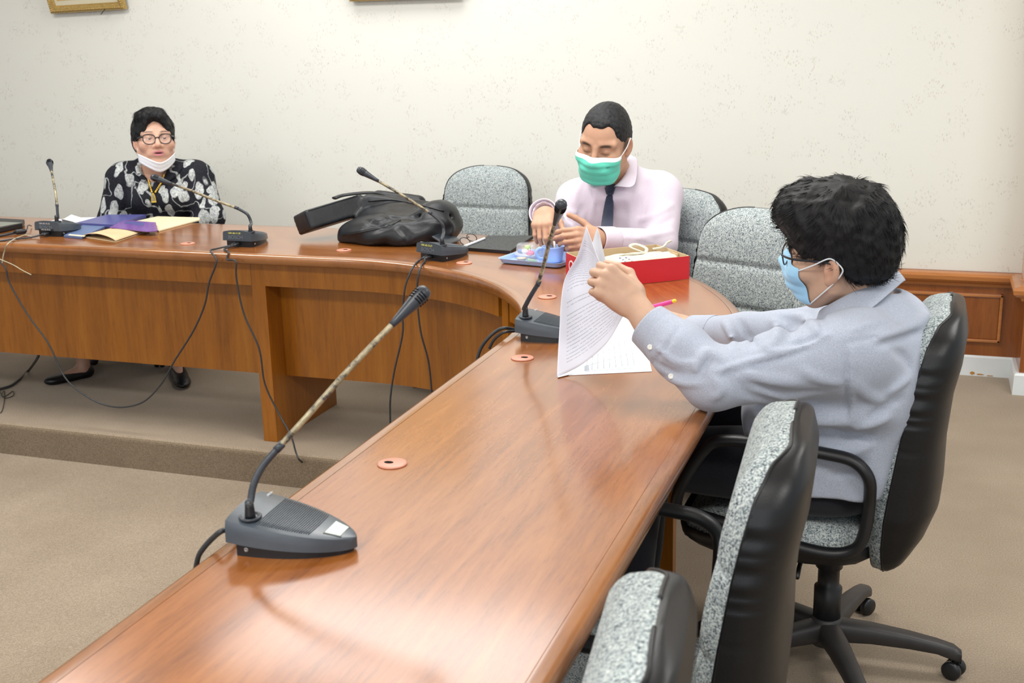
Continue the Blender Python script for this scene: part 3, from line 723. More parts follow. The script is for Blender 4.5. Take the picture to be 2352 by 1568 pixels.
cable('microphone_cable', 'right one of two black cables hanging below the microphone by the bag',
    [m3b]+[at(*q) for q in ((976, 600, 3.81), (968, 610, 3.765), (961, 632, 3.748), (958, 680, 3.765), (966, 760, 3.79), (984, 830, 3.815), (992, 905, 3.84), (996, 950, 3.855))])
cable('microphone_cable', 'black cable looping off the inner edge behind the upright microphone beside the papers',
    [mic_rear(-0.905, 2.63, 0, 0.012)]+hd([(1160, 753), (1140, 760), (1118, 780), (1103, 803), (1092, 840)], 2.865, 2.90), 0.0042)
cable('microphone_cable', 'second black cable just under the first behind the upright microphone beside the papers',
    [mic_rear(-0.905, 2.63, 0, 0.0)]+hd([(1162, 762), (1148, 768), (1134, 781), (1124, 800)], 2.855, 2.89), 0.0036)
cable('microphone_cable', 'short black cable curving off the table edge behind the nearest microphone',
    [mic_rear(-0.917, 1.386, 4, 0.012)]+hd([(512, 1218), (488, 1236), (468, 1258), (455, 1280), (448, 1320)], 1.71, 1.76), 0.0042)
cable('power_cable', 'thick black cable lying on the dais at the far left', [ony(90, 806, 3.72), ony(86, 822, 3.70), onz(66, 850, 0.008), onz(38, 876, 0.008), onz(12, 890, 0.008), onz(-60, 905, 0.008)], 0.0058)
cable('thin_wire', 'thin dark wire tied in a small loop on the dais at far left', [onz(-6, 888, .003), onz(6, 910, .003), onz(18, 906, .003), onz(29, 898, .003), onz(30, 908, .003), onz(14, 914, .003), onz(3, 908, .012), onz(10, 898, .003), onz(9, 925, .003), onz(3, 946, .003), onz(-8, 948, .003)], 0.0016, n=6)
M['pale_wire'] = plain('pale_wire', srgb(176, 168, 144), 0.5, 0.4, 0.04)
cable('thin_wire', 'pale thin wire arching over the table edge beside the leftmost microphone', [onz(72, 543, T+.004), onz(58, 540, T+.004), onz(35, 548, T+.006), onz(18, 560, T+0.006)]+hang([(11, 575), (7, 590), (5, 604)]), 0.0022, 'pale_wire')
cable('thin_wire', 'loose pale wire end sticking out from the cable bundle at far left', hang([(-12, 589), (2, 596), (30, 608), (52, 621), (72, 631)], 3.42), 0.0017, 'pale_wire')
cable('adapter_cable', 'black lead with a cylindrical plug beside the dark tablet at left', [onz(-40, 545, T+.005), onz(0, 541, T+.005), onz(25, 536, T+.007), onz(36, 533, T+.008)], 0.0052)
mk('plug', *tube([onz(34, 533, T+.010), onz(38, 532.5, T+.011), onz(50, 531, T+.011), onz(57, 531, T+.011), onz(59, 530, T+.011)], [0.006, 0.0105, 0.0105, 0.010, 0.006], 14), M['plastic'], [o for o in bpy.data.objects if o.name.startswith('adapter_cable')][0])
cable('adapter_cable', 'thin black lead curling from the plug toward the leftmost microphone', [onz(59, 530, T+.008), onz(63, 524, T+.012), onz(63, 519, T+.018), onz(67, 517, T+.016), onz(72, 519, T+.006)], 0.0022)

# ================================================= PAPERS AND FOLDERS
def sheet(poly_px, z, th=0.0008, zs=None):
    P = [onz(a, b, z) for a, b in poly_px]
    if zs is not None: P = [np.array([p[0], p[1], z+dz]) for p, dz in zip(P, zs)]
    n = len(P); V = [p for p in P]+[p+np.array([0, 0, th]) for p in P]
    return np.array(V), [tuple(range(n))[::-1], tuple(range(n, 2*n))]+[(i, (i+1) % n, n+(i+1) % n, n+i) for i in range(n)]
def ccw(px):
    a = sum((px[(i+1) % len(px)][0]-px[i][0])*(px[(i+1) % len(px)][1]+px[i][1]) for i in range(len(px)))
    return px if a > 0 else px[::-1]
M['paper'] = plain('white_paper', srgb(232, 234, 240), 0.75, 0.3, 0.01, 20)
M['blue_folder'] = plain('indigo_folder', srgb(82, 84, 142), 0.35, 0.5, 0.05, 20)
M['navy'] = plain('navy_cover', srgb(40, 44, 78), 0.4, 0.5, 0.05, 20)
M['steel_blue'] = plain('slate_blue_booklet', srgb(86, 106, 146), 0.45, 0.5, 0.05, 20)
M['purple'] = plain('purple_plastic', srgb(124, 86, 160), 0.22, 0.6, 0.05, 20)
M['manila'] = plain('manila_paper', srgb(218, 202, 168), 0.7, 0.3, 0.04, 16)
M['kraft'] = plain('kraft_paper', srgb(202, 176, 138), 0.75, 0.3, 0.05, 16)
M['wallgrey'] = plain('grey_print', srgb(150, 132, 110), 0.8, 0.2, 0.02)
def flat(name, label, cat, px, z, th, mat, zs=None, group=None, round_=0):
    px = ccw(px)
    return tag(mk(name, *sheet(px, z, th, zs), M[mat], smooth=False), label, cat, group)
flat('paper_sheet', 'loose white sheet sticking out by the leftmost microphone, pen lying on it', 'paper', [(112, 508), (172, 499), (178, 523), (155, 527), (128, 521)], T+0.001, 0.0012, 'paper')
flat('paper_sheet', 'raised white sheet with a peaked corner behind the blue folder', 'paper', [(138, 508), (164, 493), (186, 500), (236, 499), (180, 517), (174, 514)], T+0.004, 0.001, 'paper', [0, 0, 0, 0, 0, 0][:6])
pen = tag(mk('pen', *tube([onz(142, 504.5, T+.010), onz(146, 506, T+.010), onz(168, 511.5, T+.010), onz(172, 513, T+.009)], [0.002, 0.004, 0.004, 0.001], 10), M['plastic_grey']), 'dark grey pen lying on the white sheets by the folders', 'pen')
f1 = flat('folder', 'indigo blue folder lying open side down among the papers before the woman', 'folder', [(175, 519), (247, 500), (336, 500), (262, 524)], T+0.002, 0.014, 'blue_folder')
mk('folder_spine', *sheet(ccw([(174, 521), (176, 517.5), (263, 522), (262, 525.5)]), T+0.001, 0.005), M['navy'], f1, False)
flat('envelope', 'large flat manila envelope at the right of the folder pile', 'envelope', [(312, 510), (362, 499), (458, 501.5), (459, 506.5), (365, 532)], T+0.001, 0.0045, 'manila')
pf = flat('plastic_folder', 'glossy purple plastic folder on top of the indigo folder', 'folder', [(252, 523), (287, 507), (358, 512), (362, 531), (338, 533)], T+0.0165, 0.003, 'purple')
mk('indigo_patch', *sheet(ccw([(287, 508), (331, 511), (329, 519), (286, 513)]), T+0.0196, 0.0006), M['blue_folder'], pf, False)  # thin indigo patch on top of the purple folder
bk = flat('booklet', 'slim slate blue booklet beside the leftmost microphone', 'booklet', [(147, 545), (191, 521), (242, 524), (188, 549)], T+0.001, 0.008, 'steel_blue')
mk('label_strip', *sheet(ccw([(156, 540), (160, 537.5), (197, 541), (193, 543.5)]), T+0.0091, 0.0004), M['manila'], bk, False)
# folded kraft envelope, open rim curling at the front
E = [onz(190, 543, T+.004), onz(281, 519, T+.004), onz(343, 529, T+.004), onz(266, 555, T+.004)]
rows = []
for u in np.linspace(0, 1, 15):
    row = []
    for v_ in np.linspace(0, 1, 9):
        p = (E[0]*(1-u)+E[3]*u)*(1-v_)+(E[1]*(1-u)+E[2]*u)*v_
        p = p+np.array([0, 0, 0.004+0.016*math.sin(math.pi*u)**0.7*(1-v_*0.8)]); row.append(p)
    rows.append(row)
A = np.array(rows); lo_ = A.copy(); lo_[..., 2] = T+0.001
V1, F1 = grid(A); V2, F2 = grid(lo_, flip=True); n9 = 9; side = []
VV = np.vstack([V1, V2]); o2 = len(V1); FF = F1+[tuple(i+o2 for i in f) for f in F2]
rim = [i*9 for i in range(15)]; rim2 = [i*9+8 for i in range(15)]
for R_ in (rim2,): FF += [(R_[i], R_[i+1], R_[i+1]+o2, R_[i]+o2) for i in range(14)]
ke = tag(mk('envelope', VV, FF, M['kraft']), 'folded kraft envelope puffed open nearest the table edge', 'envelope')
ke.modifiers.new('sol', 'SOLIDIFY').thickness = 0.0014
for i in range(3):
    l0 = onz(255+i*2, 527+i*3, T+0.0165-0.001*i); l1 = onz(283+i*2, 527+i*3.2, T+0.0165-0.001*i)
    mk('address_line', *tube([l0, l1], 0.0006, 4), M['wallgrey'], ke)
# dark tablet at far left
tb = flat('tablet_computer', 'dark tablet computer lying at the far left end of the table', 'tablet', [(-60, 534), (-30, 508), (57, 513), (52, 522), (0, 533)], T+0.004, 0.016, 'plastic')
mk('screen', *sheet(ccw([(-50, 524), (-28, 508), (52, 511.5), (0, 521)]), T+0.0205, 0.0006), plain('dim_screen', srgb(104, 108, 96), 0.12, 0.6, 0.1, 12), tb, False)
# ================================================= PEOPLE: shared builders
def skin_mat(name, rough=0.5):
    k = N(name, rough, 0.4); v = k.coords('Object'); at_ = k.n('ShaderNodeAttribute', attribute_name='tint').outputs['Color']
    f = k.noise(v, 60, 3); c = k.mix(1.0, at_, k.ramp(f, [(0.3, (0.93, 0.92, 0.92, 1)), (0.7, (1, 1, 1, 1))]), 'MULTIPLY')
    k.color(c); k.bump(k.noise(v, 900, 2), 0.08, 0.0006); k.set(Subsurface_Weight=0.10, Subsurface_Scale=0.006); k.b.inputs['Subsurface Radius'].default_value = (1.0, 0.4, 0.25); return k.m
M['skin'] = skin_mat('skin')
M['eye'] = N('eye', 0.12, 0.6).m
k = N('eye_colour', 0.12, 0.6); k.color(k.n('ShaderNodeAttribute', attribute_name='tint').outputs['Color']); M['eye'] = k.m
def hair_mat(name, a, b):
    k = N(name, 0.55, 0.28); v = k.coords('Object'); f = k.noise(v, 140, 3); k.color(k.ramp(f, [(0.35, a), (0.7, b)])); k.bump(k.noise(v, 420, 3, 0.7), 0.35, 0.002); return k.m
M['hair'] = hair_mat('black_hair', srgb(8, 8, 9), srgb(22, 22, 25))
M['hair_grey'] = hair_mat('cropped_black_hair', srgb(20, 21, 24), srgb(44, 44, 46))
def cloth(name, c1, c2, scale=700, rough=0.85, b=0.15):
    k = N(name, rough, 0.2); v = k.coords('Object'); f = k.noise(v, scale, 2); k.color(k.ramp(f, [(0.35, c1), (0.65, c2)])); k.bump(f, b, 0.001); k.set(Sheen_Weight=0.15); return k.m
M['shirt_blue'] = cloth('pale_blue_shirting', srgb(150, 157, 172), srgb(176, 183, 197))
M['shirt_pink'] = cloth('pale_pink_shirting', srgb(206, 193, 207), srgb(220, 210, 221))
M['trouser'] = cloth('dark_navy_trouser', srgb(18, 19, 26), srgb(30, 31, 40))
M['black_cloth'] = cloth('black_trouser', srgb(14, 14, 15), srgb(24, 24, 26))
M['tie'] = cloth('dark_navy_tie', srgb(40, 46, 64), srgb(54, 60, 80), 500, 0.6)
M['mask_blue'] = cloth('pale_blue_mask', srgb(146, 194, 226), srgb(164, 208, 236), 900, 0.8)
M['mask_green'] = cloth('mint_green_mask', srgb(88, 198, 174), srgb(108, 214, 192), 900, 0.8)
M['mask_white'] = cloth('white_mask', srgb(226, 230, 236), srgb(238, 241, 246), 900, 0.8)
M['elastic'] = plain('white_elastic', srgb(226, 230, 234), 0.8, 0.2, 0.02)
M['frame_black'] = plain('black_glasses_frame', srgb(20, 20, 24), 0.25, 0.6, 0.05)
k = N('lens', 0.03, 0.5); k.color((0.9, 0.93, 0.95, 1)); k.set(Alpha=0.06); M['lens'] = k.m
M['button_w'] = plain('shirt_button', srgb(222, 222, 216), 0.3, 0.5, 0.02)
def hframe(c, yaw, pitch, roll=0.0, k=1.0):
    """yaw: compass angle of the face in the xy plane (degrees, 0 = +X); pitch down positive; roll tips the head to its left."""
    y, p, r = map(math.radians, (yaw, pitch, roll))
    f = np.array([math.cos(y)*math.cos(p), math.sin(y)*math.cos(p), -math.sin(p)]); l0 = np.array([-math.sin(y), math.cos(y), 0]); u0 = np.cross(f, l0)
    l = l0*math.cos(r)-u0*math.sin(r)*1.0; u = np.cross(f, l)
    return frame_mat(c, f*k, l*k, u*k)
def loc(Mf, P): return xf(np.asarray(P, float), np.linalg.inv(Mf))
def head_sdf(neck_l, o):
    g = lambda n, d: o.get(n, d)
    S_ = SDF()
    S_.add(sd_ell((-0.012, 0, 0.030), (0.100, 0.077, 0.088)))
    S_.add(sd_ell((0.028, 0, -0.030), (0.066, 0.064*g('cheekw', 1), 0.088)), 0.03)
    S_.add(sd_ell((0.045, 0, -0.078), (0.046, 0.046*g('jaww', 1), 0.045)), 0.025)
    S_.add(sd_ell((0.072, 0, -0.108), (0.022, 0.026*g('jaww', 1), 0.018)), 0.022)
    for s in (-1, 1):
        S_.add(sd_ell((0.060, s*0.046*g('cheekw', 1), -0.030), (0.026, 0.026, 0.024)), 0.022)
        S_.add(sd_cone((0.0, s*0.060*g('jaww', 1), -0.060), (0.055, s*0.034*g('jaww', 1), -0.105), 0.018, 0.018), 0.028)
        S_.add(sd_cone((0.080, s*0.016, 0.020), (0.066, s*0.054, 0.020), 0.010, 0.010), 0.016)
        S_.sub(sd_ell((0.098, s*0.033, -0.001), (0.017, 0.021, 0.014)), 0.014)
        e = np.array([0.0745, s*0.032, -0.002]); S_.add(sd_ell(e, (0.0145, 0.0155, 0.0140)), 0.006)
        op = g('eye_open', 0.0042)
        if op > 0: S_.sub(sd_ell(e+np.array([0.0125, 0, -0.001+g('eye_dz', 0)]), (0.009, 0.0125, op)), 0.002)
    S_.add(sd_cone((0.090, 0, 0.010), (0.110, 0, -0.030), 0.0075, 0.0105*g('nose', 1)), 0.012)
    S_.add(sd_ell((0.110, 0, -0.035), (0.012, 0.0125*g('nose', 1), 0.0105)), 0.008)
    for s in (-1, 1):
        S_.add(sd_ell((0.099, s*0.0145*g('nose', 1), -0.037), (0.0125, 0.0085, 0.0085)), 0.007)
        S_.sub(sd_ell((0.107, s*0.0075, -0.0475), (0.006, 0.0040, 0.005)), 0.003)
        S_.add(sd_cone((0.095, s*0.021, -0.042), (0.082, s*0.034, -0.070), 0.006, 0.009), 0.016)
    S_.add(sd_ell((0.088, 0, -0.066), (0.016, 0.030, 0.020)), 0.014)
    mo = g('mouth', 0.0)
    S_.add(sd_ell((0.0985, 0, -0.0605), (0.0075, 0.0225, 0.0055)), 0.005)
    S_.add(sd_ell((0.0965, 0, -0.0735-mo), (0.0080, 0.0190, 0.0065)), 0.005)
    S_.sub(sd_ell((0.1055, 0, -0.0668-mo*0.5), (0.010, 0.0215, 0.0014+mo*0.55)), 0.002)
    for s in (-1, 1):       # ears
        R = np.array(Matrix.Rotation(math.radians(-14), 3, 'Y') @ Matrix.Rotation(math.radians(-s*26), 3, 'Z'))
        c = np.array([-0.012, s*0.082, -0.012])
        ear = SDF(); ear.add(sd_ell(c, (0.0185, 0.0085, 0.031), R)); ear.sub(sd_ell(c+R @ np.array([0.003, s*0.0085, 0.003]), (0.0115, 0.0065, 0.020), R), 0.004)
        ear.add(sd_ell(c+np.array([0.010, -s*0.002, -0.004]), (0.007, 0.006, 0.010)), 0.006); ear.add(sd_ell(c+R @ np.array([0.004, 0, -0.027]), (0.009, 0.006, 0.009)), 0.008)
        S_.add(ear, 0.006)
    nk = np.asarray(neck_l, float)
    S_.add(sd_cone((-0.022, 0, -0.055), nk, 0.056*g('neck', 1), 0.060*g('neck', 1)), 0.025)
    return S_
SKIN = np.array(srgb(206, 162, 130)[:3])
def head_tint(V, o):
    base = np.array(o.get('skin', SKIN)); C = np.tile(base, (len(V), 1)); x, y, z = V[:, 0], V[:, 1], V[:, 2]
    def blend(w, c): nonlocal C; w = np.clip(w, 0, 1)[:, None]; C = C*(1-w)+np.array(c)*w
    g = lambda cx, cy, cz, rx, ry, rz: np.exp(-(((x-cx)/rx)**2+((np.abs(y)-cy)/ry)**2+((z-cz)/rz)**2))
    blend(0.16*g(0.07, 0.045, -0.035, 0.04, 0.022, 0.02), base*np.array([1.05, 0.78, 0.72]))
    blend(0.35*g(0.115, 0.0, -0.035, 0.02, 0.015, 0.014), base*np.array([1.0, 0.80, 0.74]))
    blend(0.45*g(-0.012, 0.085, -0.012, 0.03, 0.014, 0.035), base*np.array([1.0, 0.70, 0.62]))
    mo = o.get('mouth', 0.0)
    lip = np.exp(-((z+0.067+mo*0.4)/(0.0098+mo*0.5))**4)*np.exp(-(y/0.0225)**4)*(x > 0.088)
    blend(lip*o.get('lip_w', 0.6), o.get('lip', base*np.array([0.86, 0.58, 0.55])))
    slit = np.exp(-((z+0.0668+mo*0.5)/(0.0016+mo*0.55))**4)*np.exp(-(y/0.020)**4)*(x > 0.086)*(x < 0.1015); blend(slit*0.9, base*0.10)
    by = o.get('brow_z', 0.0225); arch = by+0.004*np.cos((np.abs(y)-0.036)/0.016)-0.004
    br = np.exp(-((z-arch)/o.get('brow_t', 0.0042))**4)*np.exp(-((np.abs(y)-0.034)/0.019)**6)*(x > 0.05)
    blend(br*o.get('brow', 0.8), (0.018, 0.015, 0.014))
    lash = np.exp(-((z-o.get('lash_z', 0.0028))/0.0017)**2)*np.exp(-((np.abs(y)-0.032)/0.0145)**6)*(x > 0.07); blend(lash*0.75, (0.02, 0.016, 0.015))
    if o.get('lidshade'): blend(0.35*g(0.085, 0.033, 0.0, 0.02, 0.02, 0.012), base*0.62)
    if o.get('stubble'): blend(o['stubble']*np.clip((-0.045-z)/0.03, 0, 1)*(x > -0.03)*(z > -0.14), base*np.array([0.66, 0.66, 0.70]))
    if o.get('fade'): blend(o['fade'](x, y, z), (0.03, 0.03, 0.032))
    return C
def make_head(Mf, neck_w, o, h=0.0026, lo=(-0.13, -0.105, -0.21), hi=(0.14, 0.105, 0.135)):
    S_ = head_sdf(loc(Mf, neck_w), o); V, F = sdf_mesh(S_, lo, hi, h)
    C = head_tint(V, o); return xf(V, Mf), F, C
def eyes(Mf, parent, gaze=(1, 0, 0), dz=0.0):
    for s in (-1, 1):
        V = []; n = 14
        vf = lathe([(0.0001, -0.0118)]+[(0.0122*math.sin(t), -0.0122*math.cos(t)) for t in np.linspace(0.25, math.pi-0.08, 18)]+[(0.0001, 0.0122)], n)
        Vl = vf[0]; zz = Vl[:, 2]; col = np.tile(np.array([0.62, 0.60, 0.58]), (len(Vl), 1)); col[zz > 0.0098] = (0.035, 0.018, 0.010); col[zz > 0.01175] = (0.004, 0.004, 0.004)
        d = unit(gaze); Vw = xf(Vl, frame_mat((0.0755, s*0.032, -0.002), *basis(d)))
        mk('eye', xf(Vw, Mf), vf[1], M['eye'], parent, world=True, col=col)
def hair_strands(V, Nn, pick, flow, L, r, rg, lift=0.5, jit=0.5, seg=3, curl=1.0):
    """thin tapered three-sided locks rooted on the hair surface"""
    P, Q, n0 = [], [], 0
    for i in pick:
        d = flow(V[i]); nrm = Nn[i]; d = unit(d-nrm*np.dot(d, nrm)); d = unit(d+nrm*lift*rg.uniform(0.4, 1.3)+rg.normal(0, jit, 3)*0.4)
        ll = L*rg.uniform(0.6, 1.25); rr = r*rg.uniform(0.7, 1.3); s = unit(np.cross(d, nrm)+1e-6); t2 = np.cross(s, d); p = V[i]-nrm*0.003
        rings = []
        for j in range(seg+1):
            u = j/seg; c = p+d*ll*u-nrm*(lift*ll*0.44*u*u+curl*(ll*u)**2*6.0); w_ = rr*(1-u)**0.7+0.00005
            rings.append([c+s*w_, c-s*w_*0.5+t2*w_*0.8, c-s*w_*0.5-t2*w_*0.8])
        A = np.array(rings).reshape(-1, 3); P.append(A)
        for j in range(seg):
            a = n0+j*3
            for q in range(3): Q.append((a+q, a+(q+1) % 3, a+3+(q+1) % 3, a+3+q))
        n0 += len(A)
    return np.vstack(P), np.array(Q)
def vnorm(V, F):
    n = np.zeros_like(V); fn_ = np.cross(V[F[:, 2]]-V[F[:, 0]], V[F[:, 3]]-V[F[:, 1]])
    for j in range(4): np.add.at(n, F[:, j], fn_)
    n /= np.linalg.norm(n, axis=1, keepdims=True)+1e-12; c = V.mean(0)
    return n if np.mean(np.einsum('ij,ij->i', n, V-c)) > 0 else -n
def hand_sdf(mirror, curls, spread=0.0, thumb=((0.55, 0.75, -0.35), (0.85, 0.35, -0.35), (0.95, 0.1, -0.3)), wrist_to=None, k=1.0):
    """local x to the fingertips, y to the thumb side (mirror=-1 flips), z out of the back of the hand"""
    m_ = mirror; S_ = SDF(); W_ = lambda p: np.array([p[0], m_*p[1], p[2]], float)
    S_.add(sd_box(W_((0.048, 0.0, -0.001)), (0.043, 0.037, 0.0125), None, 0.0115)); S_.add(sd_ell(W_((0.03, 0.024, -0.010)), (0.034, 0.017, 0.016)), 0.012); S_.add(sd_ell(W_((0.035, -0.026, -0.008)), (0.036, 0.014, 0.014)), 0.012)
    spec = [((0.087, 0.029, 0.0), (0.043, 0.027, 0.021), 0.0089), ((0.091, 0.0095, 0.0015), (0.047, 0.030, 0.022), 0.0092), ((0.088, -0.0105, 0.0005), (0.043, 0.028, 0.021), 0.0087), ((0.080, -0.0285, -0.0015), (0.034, 0.021, 0.019), 0.0077)]
    tips = []
    for i, (b, Ls, r) in enumerate(spec):
        a = 0.0; p = np.array(b); sp = (1.5-i)*spread; yaw = sp
        S_.add(sd_cone(W_((0.03, b[1]*0.6, 0.002)), W_(b), 0.011, r*1.12), 0.010)
        S_.add(sd_ell(W_((b[0]-0.003, b[1], b[2]+0.004)), (0.0105, 0.0085, 0.0082)), 0.006)
        for j, L in enumerate(Ls):
            a += math.radians(curls[i][j]); d = np.array([math.cos(a)*math.cos(yaw), math.sin(yaw), -math.sin(a)]); q = p+d*L
            S_.add(sd_cone(W_(p), W_(q), r*(1-0.08*j), r*(1-0.08*(j+1))), 0.004 if j else 0.007); p = q
        tips.append((W_(p), W_(d)))
    p = np.array((0.020, 0.028, -0.008)); r = 0.0125
    for j, L in enumerate((0.042, 0.032, 0.026)):
        q = p+unit(thumb[j])*L; S_.add(sd_cone(W_(p), W_(q), r, r*0.88), 0.009 if j == 0 else 0.005); p = q; r *= 0.88
    tips.append((W_(p), W_(unit(thumb[2]))))
    if wrist_to is not None: S_.add(sd_flat((0.012, 0, 0), wrist_to, 0.0275, 0.036, (0, 0, 1), 0.8), 0.018)
    return S_, tips
def make_hand(Mh, mirror, curls, wrist_w=None, skin=SKIN, h=0.0018, **kw):
    wl = loc(Mh, wrist_w) if wrist_w is not None else None
    S_, tips = hand_sdf(mirror, curls, wrist_to=wl, **kw)
    lo = np.array([-0.05, -0.10, -0.11]); hi = np.array([0.20, 0.10, 0.07])
    if wl is not None: lo = np.minimum(lo, wl-0.05); hi = np.maximum(hi, wl+0.05)
    V, F = sdf_mesh(S_, lo, hi, h); C = np.tile(np.array(skin), (len(V), 1))
    for p, d in tips:
        w_ = np.exp(-(np.linalg.norm(V-p, axis=1)/0.014)**2)[:, None]*0.35; C = C*(1-w_)+C*np.array([1.05, 0.80, 0.76])*w_
    return xf(V, Mh), F, C
def join_body(parent, pieces, name='body'):
    V = np.vstack([p[0] for p in pieces]); C = np.vstack([p[2] for p in pieces]); o = 0; F = []
    for p in pieces: F.append(p[1]+o); o += len(p[0])
    return mk(name, V, np.vstack(F), M['skin'], parent, world=True, col=C)
def hit(fn, px, py, D0, D1):
    r = ray(px, py); D = D0
    for _ in range(80):
        d = float(fn((CAM+r*D)[None])[0])
        if d < 0.0008: return CAM+r*D
        D += max(d, 0.0006)*0.9/np.linalg.norm(r)
        if D > D1: return None
    return CAM+r*D
def with_folds(S_, folds, D0, D1):
    """folds: (pixels, width, amplitude) - creases laid on the garment's surface, real relief"""
    segs = []
    for px, w_, am in folds:
        pts = []
        P = catmull(np.array(px, float), 3) if len(px) > 2 else np.array([np.array(px[0])*(1-t)+np.array(px[1])*t for t in np.linspace(0, 1, 4)], float)
        for a, b in P:
            p = hit(S_, a, b, D0, D1)
            if p is not None: pts.append(p)
        if len(pts) > 1: segs.append((np.array(pts), w_, am))
    def f(P):
        d = S_(P)
        for pts, w_, am in segs:
            lo = pts.min(0)-3*w_; hi = pts.max(0)+3*w_; m_ = np.all((P > lo) & (P < hi), axis=-1)
            if not m_.any(): continue
            q = P[m_]; best = np.full(len(q), 9.0); tt = np.zeros(len(q)); n = len(pts)-1
            for i in range(n):
                a = pts[i]; ab = pts[i+1]-a; L2 = ab @ ab+1e-12; t = np.clip((q-a) @ ab/L2, 0, 1); dd = np.linalg.norm(q-a-t[:, None]*ab, axis=1)
                u = dd < best; best[u] = dd[u]; tt[u] = (i+t[u])/n
            d[m_] -= am*np.exp(-(best/w_)**2)*np.sin(math.pi*np.clip(tt*0.92+0.04, 0, 1))**0.6
        return d
    return f
def ribbon_loop(P, w_, th, upv):
    P = np.asarray(P); return tube(P, w_/2, 8, squash=th/w_, up=upv)
def cuff(c0, c1, r0, r1, side=None, sq=1.0, th=0.003, n=36):
    """open cloth cuff from c0 (sleeve end) to c1 (hand end), with wall thickness"""
    d = unit(np.asarray(c1)-np.asarray(c0)); X, Y, Z = basis(d, side if side is not None else None)
    A = []
    prof = [(0.0, r0), (0.1, r0*1.02), (0.5, (r0+r1)/2*1.01), (0.93, r1*1.01), (1.0, r1), (1.0, r1-th), (0.9, r1-th*1.2), (0.3, r0-th*2)]
    L = np.linalg.norm(np.asarray(c1)-np.asarray(c0))
    for t, r in prof: A.append([np.asarray(c0)+d*L*t+r*math.cos(a)*X*(1+0.03*math.sin(3*a))+r*sq*math.sin(a)*Y for a in np.linspace(0, 2*math.pi, n, endpoint=False)])
    return grid(np.array(A).transpose(1, 0, 2), True)
def glasses(Mf, parent, rim='full', rx=0.026, rz=0.0175, th=0.0017, ex=0.100, cat_eye=0.0, zc=-0.004, gap=0.0335, ee=3.0):
    parts = []; lens = []
    for s in (-1, 1):
        P = []
        for a in np.linspace(0, 2*math.pi, 28, endpoint=False):
            q = (abs(math.cos(a))**ee+abs(math.sin(a))**ee)**(-1/ee); yy = rx*q*math.cos(a); z_ = rz*q*math.sin(a)
            z_ += cat_eye*max(0, yy/rx)**2*(1 if z_ > 0 else 0.1)
            P.append((ex-0.10*(s*gap+s*yy)**2/0.06-0.0015*0-0.06*z_*0, s*gap+s*yy, zc+z_))
        P = np.array(P)
        parts.append(tube(P, th, 7, closed=True))
        lens.append((np.vstack([P, P.mean(0)[None]]), [(i, (i+1) % 28, 28) for i in range(28)]))
        parts.append(tube(catmull([(P[:, 0].min()+0.001, s*(gap+rx*1.02), zc+rz*0.55), (0.072, s*0.074, zc+rz*0.55), (0.02, s*0.079, zc+rz*0.5), (-0.012, s*0.083, zc+0.008), (-0.028, s*0.082, -0.010)], 5), th*1.1, 7, squash=1.6))
    parts.append(tube(catmull([(ex-0.0005, -(gap-rx)-0.001, zc+0.005), (ex+0.004, 0, zc+0.008), (ex-0.0005, (gap-rx)+0.001, zc+0.005)], 5), th*0.9, 7))
    V, F = join(*parts); g = mk('glasses', xf(V, Mf), F, M['frame_black'], parent, world=True)
    for v_, f_ in lens: mk('lens', xf(v_, Mf), f_, M['lens'], g, world=True)
    return g
def collar_strip(Pin, Pout, th=0.0022):
    """folded shirt collar: inner (top fold) line and outer (fall) line, both polylines of equal length"""
    A = np.stack([np.asarray(Pin), (np.asarray(Pin)*0.62+np.asarray(Pout)*0.38)+0, np.asarray(Pout)], 1)
    return grid(A)
# ================================================= THE MAN IN THE PALE BLUE SHIRT (right)
man3 = thing('person', 'man in pale blue shirt, black hair and glasses, reading held papers at right', 'person', (-0.17, 2.5, 0.0))
k3 = 0.99
M3 = hframe((0, 0, 0), 164, 3, 19, k3)
ear_w = at(1912, 622, 2.31); M3[:3, 3] = ear_w-M3[:3, :3] @ np.array([-0.012, 0.079, -0.012])
nb3 = at(2003, 730, 2.42)
o3 = dict(jaww=1.02, brow=0.8, eye_open=0.0022, skin=np.array(srgb(194, 158, 134)[:3]), neck=0.98)
sk3 = o3['skin']
hd3 = make_head(M3, nb3, o3)
SL, EL, WL = at(1958, 812, 2.28), at(1640, 872, 2.27), at(1497, 752, 2.335)
SR, ER, WR = at(1915, 775, 2.60), at(1715, 775, 2.70), at(1590, 763, 2.83)
# left hand: back of the hand to the camera, fingers folded over the sheet
hx = unit(at(1383, 650, 2.36)-at(1462, 706, 2.365)); toward = unit(CAM-at(1420, 660, 2.36)); hz = unit(toward*0.92+np.array([0, 0, 1])*0.25-hx*0.05); hz = unit(hz-hx*np.dot(hz, hx)); hy = np.cross(hz, hx)
mir = 1 if np.dot(hy, np.array([0, 0, 1])) > 0 else -1
MH = frame_mat(at(1463, 697, 2.365), hx*0.95, hy*mir*0.95, hz*0.95)
MH = frame_mat(at(1463, 697, 2.365), hx*0.95, hy*0.95, hz*0.95)
hl3 = make_hand(MH, mir, [(62, 80, 35), (66, 85, 40), (70, 88, 40), (74, 85, 40)], WL+(WL-at(1463, 697, 2.365))*0.5, sk3, thumb=((0.62, 0.55, -0.55), (0.85, 0.0, -0.55), (0.9, -0.25, -0.4)))
